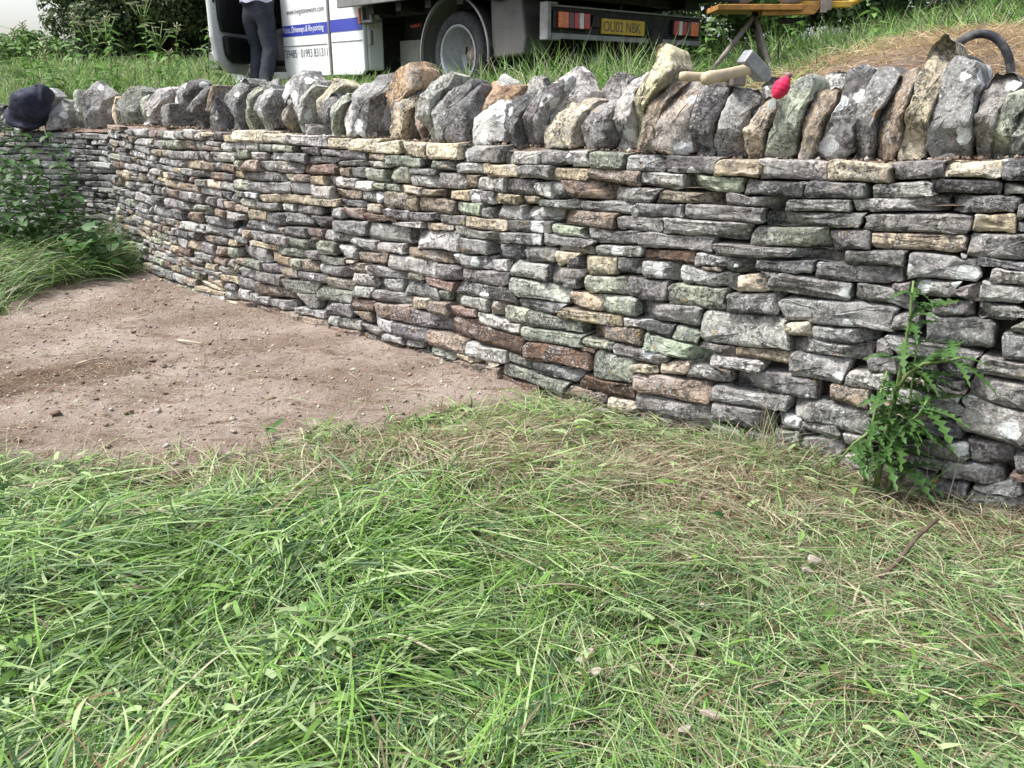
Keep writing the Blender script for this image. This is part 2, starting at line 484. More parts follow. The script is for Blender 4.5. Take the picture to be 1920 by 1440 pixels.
G = P0[None] - NN[None] * np.minimum(tt, 0.7)[:, None, None] + back[None, None] * np.maximum(tt - 0.7, 0)[:, None, None]
X = G[..., 0].ravel(); Y = G[..., 1].ravel(); Tt = np.repeat(tt, len(P0))
Z = h_bank(X, Y, Tt); Z = np.where(Tt < 0.25, Z - 0.10, Z)
me = np_mesh("bank", np.stack([X, Y, Z], 1), grid_quads(len(P0), len(tt))[:, ::-1], attrs={"soil": bare_bank(X, Y)})
tag(link("bank", me, EARTH), "higher ground held back behind the dry stone wall", "ground", kind="structure")

# ------------------------------------------------------------------ stone shapes
PAL = dict(g=(.255,.25,.246), d=(.172,.17,.17), D=(.105,.104,.105), l=(.43,.425,.412), w=(.60,.60,.585), c=(.60,.54,.42), y=(.47,.405,.30),
           t=(.295,.245,.195), b=(.150,.102,.076), r=(.26,.198,.165), e=(.385,.42,.335), v=(.26,.275,.235), p=(.215,.207,.208), o=(.36,.25,.165))
def stone_col(code):
    c = np.array(PAL[code[0]]) * rng.uniform(0.9, 1.3) * (1 + rng.normal(0, 0.02, 3))
    lich = rng.uniform(0.6, 0.85) if '+' in code else rng.uniform(0, 1) ** 1.5 * {'D': 0.78, 'd': 0.76, 'g': 0.74, 'l': 0.5, 'w': 0.8}.get(code[0], 0.15)
    return np.clip(c, 0.02, 0.8), lich

def stone_arrays(s0, z0, out, d0, depth, code, axis_aligned=True, tilt=(0, 0), rough=1.0, facets=0, bev0=1.0, lich0=None, soft=1.0):
    """closed stone from an outline (x along the wall, y up, metres about s0,z0); front at d0, running back into the wall"""
    n = len(out)
    seed = rng.uniform(0, 90)
    wh = np.ptp(out[:, 0]) / 2; hh = np.ptp(out[:, 1]) / 2
    m = min(wh, hh)
    # bevel rings follow the rim, the rings of the face shrink evenly to the middle
    bev = rng.uniform(0.6, 1.5) * bev0
    ks = [0.0, 0.0, 0.0, 0.025, 0.07, 0.16, 0.16, 0.16, 0.16, 0.16]
    fs = [1, 1, 1, 1, 1, 1, 0.82, 0.62, 0.42, 0.2]
    dp = [-depth, -m * 1.0 - 0.01, -m * 0.45 * bev, -m * 0.17 * bev, -m * 0.06 * bev, 0, 0, 0, 0, 0]
    if len(out) < 24:
        ks = [0.0, 0.0, 0.03, 0.12, 0.12, 0.12]; fs = [1, 1, 1, 1, 0.66, 0.33]; dp = [-depth, -m * 0.8, -m * 0.25 * bev, 0, 0, 0]
    V = []
    for k, ff, dq in zip(ks, fs, dp):
        q = out.copy()
        if axis_aligned:
            q[:, 0] *= (1 - k * min(1, hh / max(wh, 1e-6))) * ff; q[:, 1] *= (1 - k) * ff
        else:
            q *= (1 - k) * ff
        if dq == -depth: q *= 0.93
        V.append(np.concatenate([q, np.full((n, 1), dq)], 1))
    V.append(np.array([[0, 0, 0.0]]))
    V = np.vstack(V)
    front = np.clip(1 + V[:, 2] / (m * 1.3), 0, 1)
    V[:, 2] += front * (tilt[0] * V[:, 0] + tilt[1] * V[:, 1])
    if facets:
        cut = np.zeros(len(V))
        for i in range(facets):
            an = rng.uniform(0, 6.28); sl = rng.uniform(0.3, 1.3); off = rng.uniform(0.15, 0.75) * (m + 0.5 * (max(wh, hh) - m) * abs(math.cos(an)))
            cut = np.maximum(cut, sl * (V[:, 0] * math.cos(an) + V[:, 1] * math.sin(an) - off))
        V[:, 2] -= front * np.minimum(cut, 0.10)
    if axis_aligned: V[:, 2] -= front * sm(-0.30 * hh, -0.95 * hh, V[:, 1]) * min(0.016, m * 0.45)   # face drawn in towards the bed joint
    pn = V * np.array([1, 1, 1.0])
    for sc_, am in ((8, 0.011), (21, 0.0045), (47, 0.0055), (95, 0.0042)):
        am = min(am, m * 0.30) * rough * (soft if sc_ == 8 else 1)
        for ax in range(3):
            w = (1.0 if ax == 2 else (0.62 if axis_aligned else 0.8))
            nz_ = vnoise(pn * sc_ + seed + ax * 31.7) - 0.5
            V[:, ax] += (nz_ * 2 if sc_ != 21 else (0.25 - np.abs(nz_)) * 3) * am * w
    R = len(ks)
    i = np.arange(n); j = (i + 1) % n
    Q = np.concatenate([np.stack([r * n + i, r * n + j, (r + 1) * n + j, (r + 1) * n + i], 1) for r in range(R - 1)])
    T = np.concatenate([np.stack([(R - 1) * n + i, (R - 1) * n + j, np.full(n, R * n)], 1)])
    world_v = W(s0 + V[:, 0], z0 + V[:, 1], d0 + V[:, 2])
    c, lich = stone_col(code)
    if lich0 is not None: lich = max(lich, lich0)
    A = np.tile(np.array([c[0], c[1], c[2], lich], np.float32), (len(V), 1))
    return world_v, Q, T, A, np.full(len(V), seed, np.float32)

def stone_object(name, arr, parent, label=None):
    v, Q, T, A, S_ = arr
    c = v.mean(0)
    me = np_mesh(name, v - c, Q, T, {"scol": A, "seed": S_})
    o = link(name, me, STONE, parent, loc=c - np.array(parent.location))
    me.set_sharp_from_angle(angle=math.radians(30))
    if label: o["label"] = label
    return o
def stones_joined(name, arrs, parent):
    V, Qs, Ts, As, Ss = [], [], [], [], []; n = 0
    for v, Q, T, A, S_ in arrs:
        V.append(v); Qs.append(Q + n); Ts.append(T + n); As.append(A); Ss.append(S_); n += len(v)
    me = np_mesh(name, np.vstack(V) - np.array(parent.location), np.vstack(Qs), np.vstack(Ts), {"scol": np.vstack(As), "seed": np.concatenate(Ss)})
    o = link(name, me, STONE, parent); o["kind"] = "stuff"
    me.set_sharp_from_angle(angle=math.radians(30))
    return o

# stones of the rebuilt length: centre s, centre z, length, height (mm), slope (tenths of a degree), kind of stone
STONES = """11265 1191 279 67 15 l
11529 1197 241 69 -26 c
11737 1216 186 52 32 g
11920 1228 194 48 31 c
12065 1233 100 66 -7 D
11203 1118 263 60 26 D
11451 1133 238 60 33 d
11691 1146 222 48 52 l
11902 1172 234 44 26 d
12076 1169 101 40 26 g
11393 1065 265 46 29 g
11692 1091 340 46 66 l
11972 1118 220 55 38 d
12113 1099 52 49 72 d
11378 1012 412 54 54 g
11760 1030 382 62 38 g
12019 1055 129 62 62 y
12121 1058 52 27 52 d
11285 926 332 80 53 v
11529 945 159 76 69 p
11784 964 346 58 28 y
12053 973 221 87 -11 p
12050 1011 48 18 30 y
11256 863 544 48 34 g
11640 889 227 55 73 d
11876 880 244 91 42 g+
11947 927 31 21 22 l
11291 815 238 43 36 D
11584 817 343 64 52 d
11230 771 73 22 50 g
11404 747 345 67 6 d
12112 877 138 69 -4 l
11676 748 215 69 0 g+
11747 791 67 30 36 g
11959 803 114 55 56 g
12108 815 168 70 16 l
11169 636 233 84 89 d
11518 648 453 95 57 g+
11940 741 128 58 87 d
12114 744 181 61 29 g
11372 564 124 71 96 c
11561 570 250 58 63 g
11781 657 91 56 62 g
11971 658 217 97 78 g
12179 629 95 99 45 d
11515 501 308 62 35 g
11486 422 239 110 60 g+
11293 308 362 98 63 g
11211 226 362 71 52 g
11732 549 59 57 55 g
11732 482 98 63 113 g
11674 406 177 59 94 l
12142 551 195 53 40 g
11621 327 148 76 42 t
11555 224 320 95 24 g
12146 455 228 87 -28 g
11981 400 88 40 26 l
12153 339 260 123 -66 g
11468 170 287 63 46 g
11547 84 174 74 112 g
11658 154 74 44 60 l
11391 94 114 64 114 v
12157 215 152 95 74 g
12270 211 66 69 109 g
11932 266 224 62 101 d
11969 192 232 62 98 d
12101 128 221 87 119 d
11682 45 108 89 158 g
11738 298 45 43 133 l
11919 17 158 59 129 d
12200 87 159 56 182 d
11797 71 100 76 96 d
11985 504 127 55 -91 d
11982 457 93 45 -37 g
10234 1189 131 66 29 l
10399 1188 199 71 -5 v
10596 1185 195 63 3 l
10824 1189 254 55 15 d
11052 1185 234 64 22 y
10176 1118 244 55 36 y
10441 1123 286 65 -1 t
10684 1124 217 57 -34 l
10942 1122 279 68 28 e
10290 1055 321 91 41 r
10558 1052 271 58 34 g
10831 1057 340 45 44 t
11132 1065 261 54 -6 g
10408 985 307 42 25 d+
10687 990 263 52 46 d+
11001 1002 358 58 32 g
10285 916 375 80 16 t
10600 919 253 59 46 g
10928 937 409 62 15 l
10254 857 129 56 46 v
10457 854 291 67 41 p
10792 860 368 64 30 g
10252 782 251 57 24 g
10507 795 259 49 58 g+
10771 803 260 56 55 b
10977 796 159 63 11 w
11109 795 116 67 38 D
10969 769 107 23 50 t
10239 718 109 77 57 d
10397 713 218 87 81 y
10571 731 129 79 83 d
10731 725 192 89 33 g+
10959 726 259 69 -21 l
11157 723 140 67 85 c
10239 611 161 78 72 d
10448 623 238 88 66 e
10672 634 208 97 52 p
10917 638 277 94 40 e
10330 526 204 90 63 y
10528 538 190 94 59 e
10792 539 327 78 43 g
10353 458 414 65 43 y
10630 464 136 50 41 w
10756 465 130 49 10 D
10889 453 128 66 -44 v
11030 422 189 47 -66 d
11149 516 401 149 60 l
10289 392 101 53 66 g
10508 397 333 89 73 t
10846 385 333 79 -60 e
11240 429 245 51 37 t
11125 367 236 53 34 l
10410 333 204 52 25 e
10363 288 102 33 75 r
10666 321 312 63 1 g
10522 237 236 149 52 v
10681 262 156 44 64 c
10844 299 158 62 106 c
11007 293 202 60 39 l
11082 328 79 30 64 t
10842 199 377 106 20 t
10495 128 327 86 44 b
10594 52 188 66 10 c
10844 103 395 101 -6 p
11182 138 289 90 8 g
10540 -28 209 94 29 v
10711 -4 136 72 51 g
10851 29 322 51 -19 b
10853 -27 128 77 77 g
11113 31 126 74 -6 v
11399 168 139 75 16 g
11387 87 92 70 107 d
8695 1179 363 61 29 c
8992 1171 232 80 7 c
9239 1175 273 78 27 c
9541 1173 339 81 17 g
9853 1172 274 58 17 l
10140 1186 319 61 24 d
8924 1113 316 56 29 v
9220 1109 297 50 39 v
9466 1104 247 62 18 l
9718 1106 246 66 36 y
9958 1119 242 67 43 g
8866 1029 221 98 45 e
9091 1065 219 40 25 g
9087 1010 254 77 31 l
9322 1028 217 85 40 g
9484 1037 105 62 21 t
9636 1031 218 74 33 l
9852 1039 214 82 42 d
10010 1028 117 83 44 w
10125 1037 112 81 43 d
8812 955 112 46 40 e
8977 952 207 60 1 y
9171 955 179 44 44 t
9370 948 217 57 56 y
9574 963 181 62 47 g
9758 970 187 47 17 y
9924 977 154 46 36 t
10122 973 247 38 49 d
8902 884 292 107 24 t
9200 888 303 88 22 t
9472 893 229 70 44 e
9608 883 82 62 55 g
9762 898 246 74 55 d
10012 918 272 71 41 g+
8869 808 224 62 22 d
9106 813 274 52 55 p
9348 820 209 58 47 g
9614 821 321 69 35 y
9929 844 309 59 61 d+
10199 853 229 57 45 e
8816 766 119 31 17 r
8963 753 269 31 57 l
9236 768 253 48 52 t
9548 764 360 64 -3 g
9887 781 297 60 34 d+
10208 795 336 64 17 g
8772 683 399 111 48 g+
9196 687 437 135 66 l
9523 691 235 100 44 g
9773 702 254 76 65 d
10013 719 225 79 64 g
10208 719 170 71 52 c
9145 607 414 84 35 t
9510 610 312 87 57 d+
9729 622 147 63 93 w
9935 622 282 81 12 g
10198 623 242 98 20 d
8993 520 444 102 25 l
9314 521 197 98 81 p
9618 541 389 79 53 g
8787 446 379 73 46 g
9029 469 130 39 45 v
9234 441 253 61 17 r
9065 384 319 95 31 g
9615 461 488 80 32 D
10012 532 443 101 29 l
9294 387 91 69 68 e
9484 379 308 74 41 l
9059 312 196 79 70 c
9253 312 179 85 72 t
9711 399 146 79 42 t
9449 324 211 60 60 r
10043 457 324 61 49 g
9188 219 364 103 41 p
9734 309 355 65 -10 l
9870 377 168 84 55 e
10138 385 386 74 44 v
9479 236 205 113 98 b
9762 223 379 109 16 b
10125 314 425 68 56 v
9000 115 327 90 49 g
9326 122 348 94 11 t
9661 127 321 89 55 l
10172 223 446 109 58 b
9018 47 152 49 96 l
9241 45 318 72 47 v
9047 -10 146 66 100 b
9203 -20 214 73 101 c
9507 64 212 35 72 c
9689 68 150 37 13 c
9912 137 200 65 22 v
10186 149 346 83 92 D
9547 6 460 100 72 r
10017 61 484 78 -11 v
9984 36 205 32 35 c
10365 61 265 61 46 t
9910 -3 304 73 -15 b
10240 -18 374 77 -9 r
9623 -46 273 92 104 b
7374 1200 338 58 6 c
7663 1188 229 57 2 c
7995 1184 458 62 16 l
8328 1179 197 56 12 c
8556 1183 270 58 22 c
8768 1180 215 50 15 c
7345 1133 233 66 22 l
7560 1131 186 47 23 v
7762 1135 219 46 23 e
8008 1135 275 48 9 p
8246 1126 190 40 15 g
8461 1122 239 52 18 p
8665 1125 170 41 16 t
7280 1079 168 75 0 e
7469 1078 211 44 16 l
7677 1084 193 47 15 g
7894 1078 230 63 9 d
8169 1081 322 41 28 d
8436 1075 288 33 23 g
8685 1079 190 38 21 l
7226 1005 72 61 30 e
7384 1011 244 74 21 r
7592 1020 159 65 30 g
7819 1021 258 78 15 l
8125 1020 342 58 20 r
8371 1017 149 67 33 t
8513 1022 135 66 33 g
8658 1018 186 71 15 e
7235 939 100 46 13 y
7457 940 346 56 22 p
7705 949 149 58 21 g
7830 958 114 43 34 c
7966 957 169 53 23 t
8109 951 153 55 36 y
8341 953 312 74 6 l
8571 950 159 56 39 w
8701 953 110 36 39 e
7271 862 185 76 27 e
7481 863 239 67 39 g
7725 881 248 65 30 d
7925 886 154 78 39 g+
8126 882 249 84 24 l
8404 889 309 57 29 t
8638 889 168 66 43 d
7217 799 87 62 43 e
7370 804 220 46 33 D
7591 800 239 56 61 c
7873 818 312 65 30 y
8179 814 291 45 32 y
8457 836 286 37 32 d
7342 749 216 69 36 l
7579 747 233 60 46 g
7769 759 173 59 46 l
7995 756 281 64 48 p
7251 695 172 62 11 t
8291 764 176 69 27 l+
8463 773 212 75 41 r
8656 822 112 59 15 y
8730 771 323 39 24 r
7429 673 230 77 41 y
7658 665 216 82 32 p
7904 687 276 87 37 g
8163 695 232 85 44 p
8439 681 321 89 44 p
7423 606 530 77 14 d
7731 595 63 52 23 y
7871 600 242 66 22 d
8082 621 191 50 36 r
7300 527 121 63 59 y
7442 538 149 62 29 g
7197 536 88 64 8 g
8081 583 145 43 45 t
8315 610 253 70 -4 l
8569 599 246 75 47 g+
7640 528 289 68 45 l
7939 532 312 66 55 v
8208 541 181 93 63 v
7481 467 349 47 19 y
7228 476 161 56 34 g
8811 599 246 63 51 l
7339 410 393 119 10 g+
7821 456 333 68 34 v
8069 463 163 66 29 p
7675 399 280 77 -25 y
8265 455 241 57 36 v
8396 527 196 84 -16 l
8642 522 307 61 44 t
7187 320 104 49 28 t
7361 322 232 64 53 v
7604 321 242 62 55 p
7805 318 162 69 61 t
7876 391 122 75 53 e
8037 395 201 81 50 t
8262 394 310 79 60 l
8489 444 220 70 -18 t
8437 471 114 28 53 c
8051 327 307 59 48 g
8342 315 278 65 21 t
8534 373 257 77 63 l
8780 380 235 75 65 l
7303 247 230 81 57 g
7569 243 277 87 -3 g
7161 268 60 49 -2 t
7906 240 385 91 58 v
7256 176 205 106 58 p
7588 164 437 103 62 r
8257 227 403 95 54 v
8569 291 187 70 41 l
8784 302 349 69 65 g
7219 81 208 91 64 l
7440 86 235 65 48 l
7679 83 246 63 52 g
7958 149 309 99 58 g
8285 151 346 96 78 p
8555 218 236 78 55 b
8834 204 333 103 60 r
8001 76 326 61 52 l
8238 61 150 67 67 l
8423 63 222 73 79 v
8547 138 167 65 94 t
8736 120 189 91 -71 l+
7257 5 236 83 71 r
7523 2 271 89 58 r
7784 -3 229 95 55 t
8041 6 336 84 32 r
8371 -8 304 74 74 r
8643 72 229 57 12 p
8641 0 150 79 78 b
8825 49 218 56 51 l
8794 -14 219 71 91 b"""
def lay(rects, s_lo, s_hi, fill):
    """share out the face among the stones, then give each its own outline"""
    cell = 0.004
    ns, nz = int((s_hi - s_lo) / cell) + 1, int(1.42 / cell) + 1
    zl = -0.08
    best = np.full((ns, nz), 1e3, np.float32); lab = np.full((ns, nz), -1, np.int32)
    kept = []
    def paint(i, r, bias):
        s, z, L, h, ti, c = r
        R = L / 2 + 0.03
        a0, a1 = max(0, int((s - R - s_lo) / cell)), min(ns, int((s + R - s_lo) / cell) + 1)
        Rz = h / 2 + abs(math.sin(ti)) * L / 2 + 0.03
        b0, b1 = max(0, int((z - Rz - zl) / cell)), min(nz, int((z + Rz - zl) / cell) + 1)
        if a1 <= a0 or b1 <= b0: return
        A = s_lo + np.arange(a0, a1)[:, None] * cell - s; B = zl + np.arange(b0, b1)[None] * cell - z
        u = A * math.cos(ti) + B * math.sin(ti); w = -A * math.sin(ti) + B * math.cos(ti)
        dist = np.maximum(np.abs(u) - L / 2, np.abs(w) - h / 2) + bias
        m = (dist < 0.010) & (dist < best[a0:a1, b0:b1])
        best[a0:a1, b0:b1][m] = dist[m]; lab[a0:a1, b0:b1][m] = i
    alln = list(rects)
    for i, r in enumerate(alln): paint(i, r, 0.0)
    for r in fill:
        s, z, L, h, ti, c = r
        a0, a1 = max(0, int((s - L / 2 - s_lo) / cell)), min(ns, int((s + L / 2 - s_lo) / cell) + 1)
        b0, b1 = max(0, int((z - h / 2 - zl) / cell)), min(nz, int((z + h / 2 - zl) / cell) + 1)
        if a1 - a0 < 4 or b1 - b0 < 4: continue
        if (best[a0:a1, b0:b1] < 0.0).mean() > 0.42: continue
        alln.append(r); paint(len(alln) - 1, r, 0.003)
    res = []
    cnt = np.bincount(lab[lab >= 0].ravel(), minlength=len(alln))
    for i, r in enumerate(alln):
        s, z, L, h, ti, c = r
        if cnt[i] * cell * cell < 0.30 * L * h or L < 0.03: continue
        px = math.hypot(*W(s, z)[:2]); big = L / px
        n = 64 if big > 0.055 else (40 if big > 0.03 else 22)
        fi = (np.arange(n) + rng.uniform(0, 0.9)) / n * 2 * math.pi
        sx = np.sign(np.cos(fi)) * np.abs(np.cos(fi)) ** 0.32; sy = np.sign(np.sin(fi)) * np.abs(np.sin(fi)) ** 0.32
        vx = sx * L / 2; vy = sy * h / 2
        gx_ = vx * math.cos(ti) - vy * math.sin(ti); gz_ = vx * math.sin(ti) + vy * math.cos(ti)
        f = np.full(n, 0.45); alive = np.ones(n, bool)
        for q in np.arange(0.45, 1.65, 0.03):
            a = np.clip(((s + gx_ * q - s_lo) / cell).round().astype(int), 0, ns - 1); b = np.clip(((z + gz_ * q - zl) / cell).round().astype(int), 0, nz - 1)
            alive &= (lab[a, b] == i)
            f = np.where(alive, q, f)
        f = 0.5 * f + 0.25 * (np.roll(f, 1) + np.roll(f, -1))
        ln = np.hypot(gx_, gz_)
        f = f - (0.0018 + 0.0034 * np.abs(sy) ** 4) / np.maximum(ln, 0.01)
        f *= 1 + (vnoise(np.stack([np.cos(fi) * 1.6 + i * 3.1, np.sin(fi) * 1.6, fi * 0 + 0.3], 1)) - 0.5) * 0.11
        res.append((r, np.stack([gx_ * f, gz_ * f], 1)))
    return res

def rows(s_lo, s_hi, hmin, hmax, lmed, codes, zmax):
    fill = []; z = -0.05; k = 0
    while z < 1.3:
        h = rng.uniform(hmin, hmax); s = s_lo - rng.uniform(0, 0.2)
        while s < s_hi:
            L = float(np.clip(lmed * math.exp(rng.normal(0, 0.38)), 0.07, 0.42))
            zz = z + h / 2 + 0.02 * math.sin(s * 2.1 + k * 0.7) * 0.7 + rng.normal(0, 0.003)
            hh = h * rng.uniform(0.85, 1.05)
            sc_ = s + L / 2
            if s_lo < sc_ < s_hi and zz + hh / 2 < zmax(sc_) + 0.012:
                if rng.random() < 0.13 and h > 0.055:
                    fill.append((sc_, zz + hh * 0.27, L, hh * 0.48, rng.normal(0, 0.03), codes[rng.integers(len(codes))]))
                    fill.append((sc_, zz - hh * 0.25, L, hh * 0.46, rng.normal(0, 0.03), codes[rng.integers(len(codes))]))
                else:
                    fill.append((sc_, zz, L, hh, rng.normal(0, 0.035), codes[rng.integers(len(codes))]))
            s += L
        z += h; k += 1
    return fill

def build_wall(root, laid, size_rank=300):
    arrs = []
    for (s, z, L, h, ti, c), out in laid:
        d0 = rng.normal(0, 0.008)
        arr = stone_arrays(s, z, out, d0, rng.uniform(0.17, 0.24), c, True, (rng.normal(0, 0.04), rng.normal(-0.03, 0.10)), 0.85, int(rng.integers(0, 3)), 0.75)
        p = W(s, z); D = math.hypot(p[0], p[1])
        vis = abs(p[0]) < 0.60 * p[1] + 0.1
        arrs.append((L * h / D ** 2 * (1 if vis else 0.01), arr))
    arrs.sort(key=lambda q: -q[0])
    for a, arr in arrs[:size_rank]: stone_object("stone", arr, root)
    if len(arrs) > size_rank: stones_joined("small_stone", [a for _, a in arrs[size_rank:]], root)
    print("wall stones", len(arrs))

def core(name, root, s_lo, s_hi, mat):
    """earth and rubble packing inside the wall"""
    ss = np.arange(s_lo, s_hi + 0.05, 0.1); V = []; 
    for s in ss:
        zt = float(ztop(s)) - 0.035
        V += [W(s, -0.15, -0.125), W(s, zt, -0.125), W(s, zt, -0.42), W(s, -0.15, -0.42)]
    n = len(ss); F = []
    for i in range(n - 1):
        a = i * 4
        for k in range(4): F.append((a + k, a + (k + 1) % 4, a + 4 + (k + 1) % 4, a + 4 + k))
    V = np.array(V) - np.array(root.location)
    me = np_mesh(name, V, np.array(F)); link(name, me, mat, root, smooth=False)
    return

PACK = plain("rubble_packing", (0.055, 0.046, 0.038), 0.95, var=0.4, scale=20, bump=0.8, bscale=60)
wall_new = empty("dry_stone_wall", tuple(W(8.5, 0.0)), 0, "newly rebuilt dry stone wall of grey and cream limestone running from right to left", "wall")
wall_old = empty("dry_stone_wall", tuple(W(3.6, 0.0)), 0, "older lichen covered dry stone wall at far left, behind the weeds", "wall")
rects = []
for ln in STONES.split("\n"):
    a = ln.split()
    rects.append((int(a[0]) / 1000, int(a[1]) / 1000, int(a[2]) / 1000, max(0.034, int(a[3]) / 1000 + 0.004), math.radians(int(a[4]) / 10), a[5]))
fill_new = rows(JOINT, 13.1, 0.052, 0.082, 0.185, list("gggggddlllltttvpyycer"), ztop)
# bury the lowest fill so that no gap opens at the foot
laid = lay(rects, JOINT - 0.1, 13.15, fill_new)
build_wall(wall_new, laid)
core("packing", wall_new, JOINT - 0.1, 13.1, PACK)
fill_old = rows(1.6, JOINT, 0.042, 0.062, 0.15, list("ggggddddlgDp") + ["g+", "l+", "d"], ztop)
build_wall(wall_old, lay([], 1.5, JOINT + 0.02, fill_old))
core("packing", wall_old, 1.5, JOINT - 0.1, PACK)

